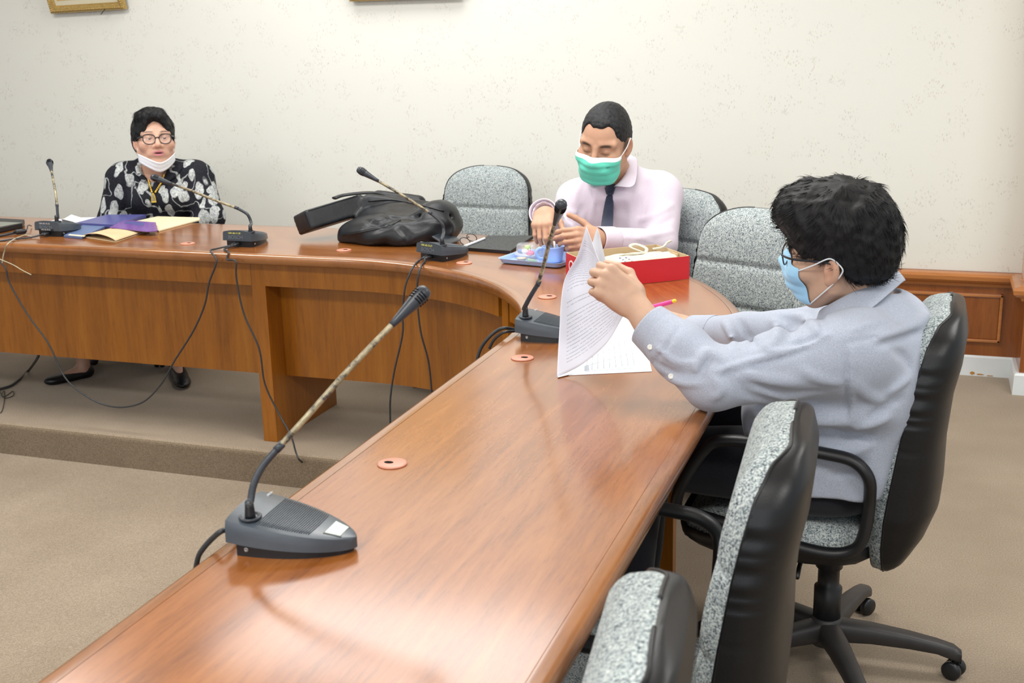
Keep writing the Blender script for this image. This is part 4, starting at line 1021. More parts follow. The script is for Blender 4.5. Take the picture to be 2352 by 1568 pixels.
# right hand rests on the sheet and holds a pen
hx = unit(at(1505, 735, 2.92)-at(1580, 757, 2.85)); hz = unit(np.array([0.15, -0.30, 1.0])); hz = unit(hz-hx*np.dot(hz, hx)); hy = np.cross(hz, hx)
MR = frame_mat(at(1572, 748, 2.86), hx*0.95, hy*0.95, hz*0.95)
hr3 = make_hand(MR, -1, [(40, 55, 25), (48, 60, 30), (55, 65, 30), (60, 65, 30)], WR+np.array([0.06, 0, 0.0]), sk3, thumb=((0.75, 0.55, -0.35), (0.95, 0.1, -0.3), (0.95, -0.1, -0.3)))
# inner body under the clothes (continuous with neck and wrists)
bd = SDF(); bd.add(sd_ell(at(1995, 890, 2.43), (0.085, 0.12, 0.16))); bd.add(sd_ell((-0.18, 2.52, 0.56), (0.09, 0.09, 0.12)), 0.03)
limb(bd, [SL, EL, WL], [0.045, 0.036, 0.026], 0.02); limb(bd, [SR, ER, WR], [0.045, 0.036, 0.026], 0.02); bd.add(sd_cone(nb3+np.array([0, 0, -0.06]), nb3, 0.07, 0.055), 0.03)
Vb, Fb = sdf_mesh(bd, (-0.85, 2.05, 0.36), (0.2, 2.95, 1.05), 0.011)
join_body(man3, [hd3, hl3, hr3, (Vb, Fb, np.tile(sk3, (len(Vb), 1)))])
eyes(M3, man3, (0.9, 0, -0.35))
# shirt
sh = SDF()
chest = at(2003, 872, 2.43)
sh.add(sd_ell(chest, (0.118, 0.185, 0.19), np.array(Matrix.Rotation(math.radians(8), 3, 'Y'))))
sh.add(sd_ell(at(1875, 1000, 2.43), (0.140, 0.140, 0.17)), 0.06)
sh.add(sd_ell(at(1905, 1080, 2.43), (0.112, 0.135, 0.10)), 0.06)
sh.add(sd_cone(SL, SR, 0.072, 0.070), 0.05)
sh.add(sd_cone(SL+np.array([0.015, 0.03, 0.015]), at(2022, 752, 2.43), 0.052, 0.056), 0.045); sh.add(sd_cone(SR+np.array([0.015, -0.02, 0.01]), at(2022, 752, 2.43), 0.050, 0.056), 0.045)
sh.add(sd_ell(at(2068, 790, 2.43), (0.055, 0.13, 0.08)), 0.05)
UL = SL*0.45+EL*0.55
sh.add(sd_cone(SL, UL+np.array([0, 0, 0.004]), 0.078, 0.066), 0.035); sh.add(sd_cone(UL, EL, 0.066, 0.058), 0.02)
CL = WL*0.80+EL*0.20
sh.add(sd_cone(EL, EL*0.45+WL*0.55, 0.058, 0.056), 0.018); sh.add(sd_cone(EL*0.45+WL*0.55, CL, 0.056, 0.047), 0.015)
sh.add(sd_cone(SR, ER, 0.074, 0.056), 0.03); CR = WR*0.62+ER*0.38; sh.add(sd_cone(ER, CR, 0.056, 0.044), 0.02)
sh.add(sd_ell(at(1790, 930, 2.42), (0.07, 0.11, 0.09)), 0.05)
sh.sub(sd_cone(nb3+np.array([-0.012, 0, -0.02]), nb3+np.array([-0.012, 0, 0.16]), 0.060, 0.070), 0.008)
sh.sub(sd_box((-0.14, 2.195, 0.52), (0.22, 0.095, 0.135), None, 0.03), 0.03)
sh.isect(lambda P: 0.490+0.05*np.clip((-0.2-P[..., 0])/0.15, 0, 1)-P[..., 2], 0.008)
sh.disp(lambda P: 0.0026*nz(P, 21, 0.4)+0.0016*nz(P, 55, 1.3))
V_ = -1
folds = [([(1940, 789), (1980, 781), (2022, 771)], 0.004, -0.004), ([(1940, 795), (1946, 850), (1944, 905), (1943, 960)], 0.005, -0.004),
    ([(1952, 800), (1957, 870), (1954, 950)], 0.008, 0.003),
    ([(1648, 853), (1710, 832), (1790, 812), (1850, 793), (1905, 768)], 0.006, 0.006), ([(1655, 866), (1720, 846), (1800, 822), (1860, 800)], 0.006, -0.004),
    ([(1598, 850), (1612, 820), (1628, 806), (1650, 822)], 0.009, 0.010), ([(1606, 868), (1618, 838), (1632, 826)], 0.007, -0.008),
    ([(1510, 800), (1552, 830), (1598, 835)], 0.007, 0.007), ([(1500, 830), (1550, 858), (1600, 862)], 0.008, -0.006), ([(1520, 868), (1570, 880), (1610, 880)], 0.008, 0.006),
    ([(1640, 870), (1655, 895), (1640, 915)], 0.010, 0.006), ([(1668, 848), (1690, 880), (1720, 905)], 0.010, -0.005),
    ([(1700, 850), (1760, 870), (1840, 880)], 0.014, 0.006), ([(1720, 880), (1800, 905), (1890, 900)], 0.012, -0.005), ([(1760, 790), (1768, 808), (1800, 806)], 0.007, 0.008),
    ([(1806, 785), (1840, 790), (1890, 772)], 0.008, -0.005), ([(2015, 776), (2060, 760), (2105, 742), (2130, 722)], 0.012, 0.009), ([(2020, 790), (2065, 778), (2110, 762)], 0.009, -0.007),
    ([(2040, 902), (2066, 885), (2088, 868)], 0.009, 0.007), ([(2000, 960), (2040, 930), (2070, 915)], 0.010, -0.006), ([(1960, 985), (2000, 975), (2040, 960)], 0.010, 0.006),
    ([(1905, 985), (1945, 1000), (2000, 1000)], 0.010, -0.006), ([(1900, 1040), (1950, 1040), (2000, 1020)], 0.012, 0.007), ([(1915, 1090), (1950, 1080), (1990, 1060)], 0.010, -0.006),
    ([(1955, 870), (1990, 905), (2030, 920)], 0.014, 0.005), ([(1725, 985), (1760, 1000), (1790, 1002)], 0.008, -0.006), ([(1740, 960), (1780, 968), (1810, 985)], 0.012, 0.005),
    ([(1660, 738), (1672, 760), (1690, 800)], 0.007, 0.006), ([(1700, 735), (1712, 760), (1735, 795)], 0.008, -0.006), ([(1775, 735), (1785, 760), (1770, 800)], 0.010, 0.009), ([(1800, 728), (1820, 745), (1810, 780)], 0.010, -0.008),
    ([(1830, 722), (1860, 740), (1885, 770)], 0.010, 0.007), ([(1885, 700), (1888, 730), (1890, 760)], 0.006, -0.005)]
folds += [([(1497, 836), (1528, 800), (1560, 748)], 0.004, -0.005), ([(1700, 900), (1780, 925), (1860, 935)], 0.010, -0.005), ([(1840, 850), (1880, 870), (1930, 880)], 0.012, 0.005), ([(1960, 760), (1990, 745), (2040, 735)], 0.012, 0.004), ([(2050, 800), (2080, 820), (2095, 850)], 0.012, -0.006)]
folds = [(a, b*0.8, c*2.2) for a, b, c in folds]
shf = with_folds(sh, folds, 1.9, 3.2)
Vs, Fs = sdf_mesh(shf, (-0.62, 2.02, 0.44), (0.16, 2.98, 1.02), 0.0046)
shirt3 = mk('shirt', Vs, Fs, M['shirt_blue'], man3, world=True)
ul = unit(WL-EL); mk('cuff', *cuff(CL-ul*0.012, WL+ul*0.012, 0.052, 0.046, None, 0.92), M['shirt_blue'], shirt3, world=True)
ur = unit(WR-ER); mk('cuff', *cuff(CR-ur*0.010, WR-ur*0.002, 0.048, 0.044, None, 0.95), M['shirt_blue'], shirt3, world=True)
def btn(p, n_, r=0.0055, par=None): return mk('button', *lathe([(r, -0.001), (r, 0.0014), (r*0.7, 0.0019), (r*0.45, 0.0012), (0.0001, 0.0012)], 14, frame_mat(p, *basis(n_))), M['button_w'], par, world=True)
for bx_, by_ in ((1493, 797), (1541, 864)):
    p = hit(shf, bx_, by_, 1.9, 3.2)
    if p is None: p = at(bx_, by_, 2.27)
    btn(p-unit(ray(bx_, by_))*0.001, -ray(bx_, by_), par=shirt3)
# folded collar: rises at the nape, falls to points at the front
ctop = [(1884, 716, 2.47), (1889, 707, 2.42), (1922, 688, 2.355), (1985, 652, 2.345), (2040, 616, 2.385), (2056, 618, 2.44), (2050, 630, 2.51), (2010, 660, 2.53)]
clow = [(1880, 752, 2.46), (1887, 754, 2.395), (1935, 742, 2.305), (2000, 711, 2.29), (2062, 655, 2.345), (2078, 645, 2.44), (2070, 650, 2.53), (2020, 680, 2.56)]
cins = [(1900, 735, 2.47), (1902, 730, 2.43), (1930, 720, 2.385), (1985, 690, 2.375), (2030, 655, 2.40), (2040, 655, 2.44), (2036, 660, 2.49), (2005, 690, 2.51)]
tp, lw, ins = [catmull(np.array([at(*q) for q in c]), 5) for c in (ctop, clow, cins)]
outw = np.array([unit(np.array([p[0], p[1], 0])-np.array([nb3[0], nb3[1], 0])) for p in tp])
co = mk('collar', *grid(np.stack([ins, tp*0.8+ins*0.2, tp, tp*0.85+lw*0.15+outw*0.004, tp*0.4+lw*0.6+outw*0.005, lw+outw*0.003], 1)), M['shirt_blue'], shirt3, world=True); so = co.modifiers.new('sol', 'SOLIDIFY'); so.thickness = 0.0024; so.offset = 0
sb = co.modifiers.new('sub', 'SUBSURF'); sb.levels = 1; sb.render_levels = 1
# trousers and shoes
tr = SDF(); tr.add(sd_ell((-0.155, 2.50, 0.495), (0.155, 0.195, 0.10)))
for yy, kx in ((2.40, -0.56), (2.60, -0.58)):
    limb(tr, [(-0.20, yy, 0.515), (kx, yy, 0.505), (kx-0.03, yy, 0.10)], [0.088, 0.066, 0.05], 0.03)
tr.disp(lambda P: 0.003*nz(P, 24, 0.2))
Vt, Ft = sdf_mesh(tr, (-0.72, 2.25, 0.03), (0.05, 2.78, 0.68), 0.009); mk('trousers', Vt, Ft, M['trouser'], man3, world=True)
for yy, kx in ((2.40, -0.60), (2.60, -0.62)):
    so_ = SDF(); so_.add(sd_ell((kx-0.07, yy, 0.035), (0.13, 0.045, 0.034))); so_.add(sd_ell((kx, yy, 0.06), (0.055, 0.042, 0.055)), 0.02); so_.isect(sd_box((kx-0.05, yy, 0.2), (0.3, 0.2, 0.2)))
    Vq, Fq = sdf_mesh(so_, (kx-0.25, yy-0.08, -0.02), (kx+0.1, yy+0.08, 0.14), 0.006); mk('shoe', Vq, Fq, M['vinyl'], man3, world=True)
# hair: full on top, tapered at the nape
hs = SDF(); hs.add(sd_ell((-0.014, 0, 0.046), (0.114, 0.090, 0.100))); hs.add(sd_ell((0.040, 0, 0.078), (0.072, 0.074, 0.060)), 0.03); hs.add(sd_ell((-0.060, 0, -0.005), (0.062, 0.078, 0.075)), 0.03)
hs.add(sd_ell((0.080, 0, 0.098), (0.034, 0.060, 0.028)), 0.03)
face = SDF(); face.add(sd_ell((0.135, 0, -0.012), (0.075, 0.12, 0.072))); face.add(sd_box((0.09, 0, -0.10), (0.118, 0.2, 0.095)), 0.0); face.add(sd_box((0.0, 0, -0.15), (0.2, 0.2, 0.095)), 0.0)
face.add(sd_box((0.055, 0, -0.03), (0.055, 0.2, 0.035), None, 0.01), 0.01)
hs.sub(face, 0.012)
hs.disp(lambda P: 0.0042*nz(P*np.array([1, 1, 0.6]), 95, 0.7)*(0.5+0.5*np.clip((P[..., 2]-0.03)/0.08, 0, 1))+0.002*nz(P, 210, 2.0))
Vh, Fh = sdf_mesh(hs, (-0.15, -0.115, -0.12), (0.14, 0.115, 0.17), 0.0032)
nh = vnorm(Vh, Fh); rg = np.random.default_rng(3)
cand = np.where((Vh[:, 2] > -0.06))[0]; pick = rg.choice(cand, 7500)
def flow3(p):
    d = p-np.array([-0.03, 0.0, 0.135]); d = unit(d*np.array([1, 1, 1])+1e-6); return unit(d+np.array([0.55 if p[0] > -0.02 else -0.1, 0, -0.35]))
P1, Q1 = hair_strands(Vh, nh, pick, flow3, 0.032, 0.00085, rg, 0.26, 0.28)
Vx, Fx = joinq([(Vh, Fh), (P1, Q1)]); mk('hair', xf(Vx, M3), Fx, M['hair'], man3, world=True)
# mask and glasses
def mask_surface(o, M_, mat, parent, x_off=0.008, top=-0.012, bot=-0.128, half=0.066, pleat=3, drop=0.0, band=None, arc=1.12):
    hs_ = head_sdf(np.array([-0.06, 0, -0.2]), o); A = []; nu, nv = 29, 23
    for j in range(nv):
        v_ = j/(nv-1); row = []
        for i in range(nu):
            u = -1+2*i/(nu-1); z_ = top+(bot-top)*v_+0.010*(1-abs(u))*(1 if v_ < 0.2 else 0)*(1-v_/0.2 if v_ < 0.2 else 0)-0.004*(1-u*u)*v_+0.004*u*u*(0.5-v_)
            th = u*arc; d = np.array([math.cos(th), math.sin(th), 0]); o_ = np.array([0.005, 0, z_])
            r = 0.16
            for _ in range(24):
                dd = float(hs_((o_+d*r)[None])[0]); r -= max(dd, 0)*0.8
                if dd < 0.0005: break
            ten = 0.085+0.040*math.cos(th)**2 if False else 0
            rr = r+0.0025
            row.append(o_+d*rr)
        A.append(row)
    A = np.array(A)
    for it in range(10):          # the sheet spans hollows instead of dipping into them
        B = A.copy(); B[:, 1:-1] = (A[:, :-2]+A[:, 2:])/2; B[1:-1] = (B[1:-1]*0.5+(A[:-2]+A[2:])/4); R0 = np.hypot(A[..., 0]-0.005, A[..., 1]); R1 = np.hypot(B[..., 0]-0.005, B[..., 1])
        up = (R1 > R0)[..., None]; A = np.where(up, B, A)
    for j in range(nv):
        v_ = j/(nv-1)
        for i in range(nu):
            u = -1+2*i/(nu-1); s = x_off*(1-u**4)*math.sin(math.pi*min(1, v_*1.02))**0.5+0.0040*abs(math.sin(v_*math.pi*(pleat+1)))*(1-abs(u)**3)*(1 if 0.15 < v_ < 0.95 else 0)
            d = unit(np.array([A[j, i, 0], A[j, i, 1], 0])); A[j, i] += d*s
    V, F = grid(A); V = xf(V, M_)
    mi = None; mats = [mat]
    if band is not None: mats = [mat, band]; mi = [1 if (f[0]//nu) < 2 else 0 for f in F]
    m_ = mk('face_mask', V, F, mats, parent, world=True, midx=mi); so = m_.modifiers.new('sol', 'SOLIDIFY'); so.thickness = 0.0014; so.offset = 1; sb = m_.modifiers.new('sub', 'SUBSURF'); sb.levels = sb.render_levels = 1
    return m_, A
mk3, A3 = mask_surface(o3, M3, M['mask_blue'], man3, 0.010, top=-0.016, bot=-0.104, arc=0.92)
for s, i in ((1, -1), (-1, 0)):
    for j, zt in ((1, 0.020), (-2, -0.038)):
        P = catmull([A3[j, i], (A3[j, i]+np.array([-0.012, s*0.088, zt]))/2+np.array([0.0, s*0.002, 0]), np.array([-0.012, s*0.0875, zt]), np.array([-0.028, s*0.087, zt*0.55])], 6)
        mk('ear_loop', *[(xf(q[0], M3), q[1]) for q in [tube(P, 0.0015, 6)]][0], M['elastic'], mk3, world=True)
    P = catmull([(-0.028, s*0.087, 0.011), (-0.036, s*0.085, -0.006), (-0.028, s*0.087, -0.021)], 6); q = tube(P, 0.0015, 6); mk('ear_loop', xf(q[0], M3), q[1], M['elastic'], mk3, world=True)
glasses(M3, man3, rx=0.025, rz=0.019, th=0.0016, ex=0.104, zc=-0.002)
# pen in the right hand
pa, pb = at(1500, 704, 2.91), at(1545, 692, 2.87)
pn = tag(mk('pen', *tube([pa-(pb-pa)*0.9, pa, pa*0.2+pb*0.8, pb], [0.0035, 0.0052, 0.0052, 0.0050], 12), plain('pink_pen', srgb(228, 70, 150), 0.3, 0.5, 0.02)), 'pink pen with yellow end in the right hand of the man reading', 'pen')
pd = unit(pb-pa); mk('pen_button', *tube([pb, pb+pd*0.008, pb+pd*0.010], [0.0046, 0.0046, 0.003], 12), plain('yellow_plastic', srgb(240, 204, 60), 0.35, 0.5, 0.02), pn)
mk('pen_clip', *tube([pb-pd*0.002+np.array([0, -0.006, -0.004]), pb-pd*0.03+np.array([0, -0.0065, -0.004])], 0.0012, 6), plain('deep_pink', srgb(204, 46, 128), 0.3, 0.5, 0.02), pn)

# sheets: a page lifted by the hand, one behind it, the rest flat on the table
k = N('printed_page', 0.75, 0.3); uvn = k.n('ShaderNodeTexCoord').outputs['UV']; sp = k.n('ShaderNodeSeparateXYZ', i_0=uvn); U_, V2_ = sp.outputs[0], sp.outputs[1]
rowf = k.math('MULTIPLY', V2_, 50.0); fr = k.math('FRACT', rowf); row = k.math('FLOOR', rowf)
line = k.math('LESS_THAN', fr, 0.20)
wv = k.n('ShaderNodeCombineXYZ'); k.link(k.math('MULTIPLY', U_, 46.0), wv.inputs[0]); k.link(k.math('MULTIPLY', row, 7.31), wv.inputs[1])
word = k.math('GREATER_THAN', k.noise(wv.outputs[0], 1.0, 2, 0.8), 0.43)
wv2 = k.n('ShaderNodeCombineXYZ'); k.link(k.math('MULTIPLY', row, 3.7), wv2.inputs[0])
rend = k.math('ADD', 0.60, k.math('MULTIPLY', k.noise(wv2.outputs[0], 1.0, 1), 0.5))
mg = k.math('MULTIPLY', k.math('GREATER_THAN', U_, 0.15), k.math('LESS_THAN', U_, k.math('MINIMUM', rend, 0.88)))
mg = k.math('MULTIPLY', mg, k.math('MULTIPLY', k.math('GREATER_THAN', V2_, 0.07), k.math('LESS_THAN', V2_, 0.88)))
gapr = k.math('GREATER_THAN', k.noise(wv2.outputs[0], 2.3, 1), 0.40)
ink = k.math('MULTIPLY', k.math('MULTIPLY', line, word), k.math('MULTIPLY', mg, gapr))
k.color(k.mix(k.math('MULTIPLY', ink, 0.50), srgb(226, 230, 242), srgb(96, 100, 112))); M['page'] = k.m
def patch(name, rows, nu=28, nv=36, mat='page', flipu=False):
    ctl = np.array([[at(*p) for p in r] for r in rows])
    A = np.array([catmull(r, (nu-1)//(len(rows[0])-1)) for r in ctl]); A = np.array([catmull(A[:, i], (nv-1)//(len(rows)-1)) for i in range(A.shape[1])]).transpose(1, 0, 2)
    V, F = grid(A); a, b = A.shape[:2]; uv = [(j/(b-1), i/(a-1)) for i in range(a) for j in range(b)]
    o = mk(name, V, F, M[mat], uv=uv); so = o.modifiers.new('sol', 'SOLIDIFY'); so.thickness = 0.0005; return o
s1 = patch('paper_sheet', [[(1279, 866, 2.523), (1335, 838, 2.53), (1392, 790, 2.50), (1430, 728, 2.465)], [(1284, 770, 2.54), (1332, 742, 2.55), (1390, 705, 2.52), (1428, 692, 2.465)], [(1294, 652, 2.555), (1325, 634, 2.565), (1365, 636, 2.535), (1402, 655, 2.475)], [(1327, 585, 2.54), (1345, 582, 2.545), (1365, 596, 2.52), (1392, 632, 2.46)], [(1347, 518, 2.51), (1351, 530, 2.51), (1358, 550, 2.50), (1372, 590, 2.47)]])
tag(s1, 'printed page lifted and curled by the left hand of the reading man', 'paper')
s2 = patch('paper_sheet', [[(1335, 700, 2.62), (1370, 690, 2.60), (1404, 680, 2.545)], [(1345, 620, 2.62), (1376, 615, 2.61), (1397, 622, 2.56)], [(1360, 560, 2.60), (1376, 568, 2.595), (1388, 585, 2.57)], [(1371, 524, 2.58), (1373, 527, 2.58), (1376, 534, 2.575)]], mat='paper')
tag(s2, 'blank back of a second page whose corner stands up behind the curled page', 'paper')
for i, (px, z, nm, lb) in enumerate(((([(1306, 862), (1497, 853), (1462, 690), (1345, 700)]), T+0.0006, 'paper_sheet', 'page lying flat on the table under the reading man hands, ruled table printed on it'), ([(1281, 867), (1318, 858), (1360, 720), (1300, 720)], T+0.0018, 'paper_sheet', 'lower page corner lying flat just under the lifted page'))):
    V, F = sheet(ccw(px), z, 0.0007); o = mk(nm, V, F, M['paper'], smooth=False); tag(o, lb, 'paper')
    if i == 0:
        M['print_grey'] = plain('printed_grey', srgb(176, 180, 190), 0.8, 0.2, 0.02)
        ls = []
        for t in np.linspace(0, 1, 9): ls.append(tube([onz(1345+t*112, 852-t*14, z+0.0008), onz(1350+t*95, 850-78*(0.35+0.65*t), z+0.0008)], 0.0006, 4))
        for t in (0.0, 0.5, 1.0): ls.append(tube([onz(1346, 853-t*26, z+0.0008), onz(1458, 845-t*70, z+0.0008)], 0.0006, 4))
        mk('printed_table', *join(*ls), M['print_grey'], o)
        hb = sheet(ccw([(1342, 852), (1354, 851), (1352, 838), (1342, 840)]), z+0.0007, 0.0003); mk('printed_header', *hb, M['print_grey'], o, False)
# ================================================= THE MAN IN THE PINK SHIRT (centre)
man2 = thing('person', 'man in pale pink shirt, dark tie and green face mask behind the red box', 'person', (-0.97, 3.95, 0.0))
k2 = 0.97
M2 = hframe((0, 0, 0), -96, 17, 8, k2)
e2 = at(1442, 336, 3.86); M2[:3, 3] = e2-M2[:3, :3] @ np.array([-0.012, 0.079, -0.012])
nb2 = at(1424, 425, 4.02)
def fade2(x, y, z): return 0.80*np.exp(-(np.maximum(0, np.abs(y)-0.0)*0))*np.clip((0.028-x)/0.02, 0, 1)*np.clip((z+0.022+0.35*(0.02-x)*(x > -0.03))/0.018, 0, 1)*np.clip(np.abs(y)/0.05, 0, 1)*(np.abs(y) < 0.082)
o2 = dict(jaww=1.06, cheekw=1.04, brow=0.92, brow_t=0.0056, brow_z=0.021, eye_open=0.0, lidshade=True, lash_z=-0.0075, skin=np.array(srgb(190, 148, 122)[:3]), fade=fade2, neck=0.98)
sk2 = o2['skin']; hd2 = make_head(M2, nb2, o2, 0.0026)
SL2, EL2, WL2 = at(1518, 448, 4.02), at(1518, 562, 3.94), at(1378, 552, 3.76)
SR2, ER2, WR2 = at(1325, 462, 4.10), at(1296, 556, 4.06), at(1250, 492, 3.86)
def hand_at(w_, kn, toward_cam, thumb_dir, kk):
    hx = unit(kn-w_); hz = unit(toward_cam-hx*np.dot(toward_cam, hx)); hy = np.cross(hz, hx); mir = 1 if np.dot(hy, thumb_dir) > 0 else -1
    return frame_mat(w_, hx*kk, hy*kk, hz*kk), mir
camv = unit(CAM-at(1300, 540, 3.7)); imgR = RW @ np.array([1., 0, 0]); up_ = np.array([0, 0, 1.])
Mh, mi_ = hand_at(at(1378, 548, 3.73), at(1322, 546, 3.69), camv*0.95+up_*0.2, up_, 0.94)
hl2 = make_hand(Mh, mi_, [(26, 42, 24), (30, 46, 26), (34, 50, 28), (38, 54, 30)], WL2-(at(1322, 546, 3.69)-WL2)*0.6, sk2, 0.0022, thumb=((0.60, 0.72, -0.35), (0.80, 0.55, -0.25), (0.9, 0.4, -0.2)))
Mh, mi_ = hand_at(at(1252, 484, 3.84), at(1244, 522, 3.77), camv*0.9-imgR*0.25+up_*0.35, imgR, 0.94)
hr2 = make_hand(Mh, mi_, [(38, 40, 20), (40, 44, 20), (42, 46, 22), (44, 48, 22)], WR2+np.array([0, 0.10, -0.02]), sk2, 0.0022, thumb=((0.70, 0.62, -0.38), (0.85, 0.30, -0.45), (0.85, 0.1, -0.5)), spread=0.03)
bd = SDF(); bd.add(sd_ell(at(1425, 575, 4.16), (0.13, 0.07, 0.20))); limb(bd, [SL2, EL2, WL2], [0.04, 0.034, 0.026], 0.02); limb(bd, [SR2, ER2, WR2], [0.04, 0.034, 0.026], 0.02); bd.add(sd_cone(nb2+np.array([0.01, 0.05, -0.08]), nb2, 0.06, 0.056), 0.03)
Vb, Fb = sdf_mesh(bd, (-1.40, 3.40, 0.45), (-0.55, 4.25, 1.0), 0.012)
join_body(man2, [hd2, hl2, hr2, (Vb, Fb, np.tile(sk2, (len(Vb), 1)))])
s2_ = SDF(); c2 = at(1424, 520, 4.10)
R2 = np.array(Matrix.Rotation(math.radians(-14), 3, 'Z') @ Matrix.Rotation(math.radians(10), 3, 'X'))
s2_.add(sd_ell(c2, (0.175, 0.115, 0.20), R2)); s2_.add(sd_ell(at(1430, 600, 4.12), (0.165, 0.12, 0.16), R2), 0.05)
s2_.add(sd_cone(SL2, SR2, 0.068, 0.066), 0.05)
for S0, sx in ((SL2, 1), (SR2, -1)): s2_.add(sd_cone(S0+np.array([-0.02*sx, 0.01, 0.018]), at(1424, 418, 4.05), 0.055, 0.062), 0.04)
CL2 = WL2*0.85+EL2*0.15
s2_.add(sd_cone(SL2, EL2+np.array([0, 0, 0.004]), 0.072, 0.055), 0.03); s2_.add(sd_cone(EL2, CL2, 0.055, 0.043), 0.02)
s2_.add(sd_cone(SR2, ER2, 0.070, 0.056), 0.03); s2_.add(sd_cone(ER2, WR2+np.array([0.0, 0.01, -0.004]), 0.057, 0.044), 0.02)
s2_.add(sd_ell(at(1424, 446, 4.0), (0.080, 0.075, 0.040)), 0.03)
s2_.sub(sd_cone(nb2+np.array([0.0, -0.006, 0.072]), nb2+np.array([-0.01, -0.03, 0.2]), 0.050, 0.066), 0.006)
s2_.sub(sd_cone(WR2, WR2+unit(WR2-ER2)*0.05, 0.034, 0.040), 0.003)
s2_.disp(lambda P: 0.0020*nz(P, 23, 0.9)+0.0011*nz(P, 60, 0.1))
fo = [([(1470, 505), (1500, 495), (1545, 470)], 0.009, 0.009), ([(1468, 525), (1505, 522), (1545, 500)], 0.009, -0.008), ([(1462, 545), (1500, 540), (1545, 530)], 0.009, 0.008),
      ([(1340, 470), (1328, 500), (1330, 530)], 0.008, -0.010), ([(1300, 480), (1315, 488), (1328, 492)], 0.007, 0.007), ([(1285, 500), (1310, 505), (1330, 506)], 0.008, -0.006),
      ([(1372, 440), (1362, 480), (1352, 540)], 0.010, 0.004), ([(1440, 450), (1450, 490), (1445, 535)], 0.012, 0.006), ([(1462, 440), (1470, 470), (1466, 500)], 0.010, -0.006),
      ([(1402, 536), (1412, 545), (1410, 560)], 0.006, 0.008), ([(1392, 534), (1400, 552), (1404, 560)], 0.006, -0.006), ([(1425, 545), (1470, 548), (1500, 556)], 0.006, 0.005),
      ([(1480, 415), (1510, 400), (1530, 412)], 0.010, 0.005), ([(1345, 405), (1330, 430), (1318, 470)], 0.010, 0.005), ([(1350, 415), (1370, 470), (1378, 530)], 0.006, -0.003), ([(1490, 420), (1484, 455), (1478, 500)], 0.006, -0.005)]
fo = [(a, b, c*1.3) for a, b, c in fo]
f2 = with_folds(s2_, fo, 3.3, 4.6)
Vs, Fs = sdf_mesh(f2, (-1.40, 3.42, 0.46), (-0.55, 4.30, 1.05), 0.0065)
sh2 = mk('shirt', Vs, Fs, M['shirt_pink'], man2, world=True)
mk('cuff', *cuff(CL2-unit(WL2-EL2)*0.015, WL2+unit(WL2-EL2)*0.012, 0.047, 0.044), M['shirt_pink'], sh2, world=True)
mk('cuff', *cuff(WR2-unit(WR2-ER2)*0.030, WR2+unit(WR2-ER2)*0.022, 0.049, 0.047), M['shirt_pink'], sh2, world=True)
def wrap_strip(fn, left, right, D0, D1, off, n=5):
    A = []
    for (a, b) in zip(left, right):
        row = []
        for t in np.linspace(0, 1, n):
            px = a[0]*(1-t)+b[0]*t; py = a[1]*(1-t)+b[1]*t; p = hit(fn, px, py, D0, D1)
            r_ = unit(ray(px, py)); row.append(p-r_*(off*(0.35+0.65*math.sin(math.pi*t)**0.5)))
        A.append(row)
    A = np.array(A)
    for _ in range(2): A[1:-1] = (A[:-2]+A[1:-1]*2+A[2:])/4
    return A
def strip_obj(name, A, mat, parent, th=0.0025, smooth_n=1):
    V, F = grid(A); o = mk(name, V, F, mat, parent, world=True); so = o.modifiers.new('sol', 'SOLIDIFY'); so.thickness = th; so.offset = 0
    sb = o.modifiers.new('sub', 'SUBSURF'); sb.levels = sb.render_levels = 1; return o
kl = [(1386, 424), (1388, 432), (1391, 440), (1393, 448)]; kr = [(1416, 421), (1414, 430), (1411, 440), (1408, 448)]
tie = strip_obj('tie', wrap_strip(f2, [(1393, 447), (1389, 462), (1385, 485), (1380, 510), (1377, 535), (1376, 556)], [(1408, 447), (1410, 462), (1410, 485), (1409, 510), (1408, 535), (1407, 556)], 3.3, 4.6, 0.006), M['tie'], man2, 0.004)
strip_obj('tie_knot', wrap_strip(f2, kl, kr, 3.3, 4.6, 0.016), M['tie'], tie, 0.006)
def collar_px(top, low, ins, parent, mat, cen):
    tp, lw, inn = [catmull(np.array([at(*q) for q in c]), 5) for c in (top, low, ins)]
    ow_ = np.array([unit(np.array([p[0]-cen[0], p[1]-cen[1], 0])) for p in tp])
    co = mk('collar', *grid(np.stack([inn, tp*0.8+inn*0.2, tp, tp*0.85+lw*0.15+ow_*0.004, tp*0.4+lw*0.6+ow_*0.005, lw+ow_*0.003], 1)), mat, parent, world=True); so = co.modifiers.new('sol', 'SOLIDIFY'); so.thickness = 0.0026; so.offset = 0
    sb = co.modifiers.new('sub', 'SUBSURF'); sb.levels = sb.render_levels = 1
collar_px([(1390, 428, 3.905), (1376, 420, 3.90), (1366, 410, 3.94), (1360, 400, 4.02)], [(1372, 432, 3.89), (1360, 433, 3.89), (1352, 424, 3.93), (1348, 410, 4.02)], [(1392, 430, 3.94), (1382, 428, 3.95), (1374, 420, 3.98), (1368, 408, 4.04)], sh2, M['shirt_pink'], nb2)
collar_px([(1412, 427, 3.90), (1428, 413, 3.905), (1440, 392, 3.93), (1446, 366, 4.00), (1446, 355, 4.08)], [(1446, 430, 3.88), (1458, 424, 3.885), (1463, 402, 3.92), (1463, 376, 4.00), (1462, 364, 4.10)], [(1410, 430, 3.94), (1420, 420, 3.95), (1430, 400, 3.98), (1436, 380, 4.03), (1436, 372, 4.10)], sh2, M['shirt_pink'], nb2)
tr = SDF(); tr.add(sd_ell((-0.95, 3.99, 0.51), (0.17, 0.14, 0.10)))
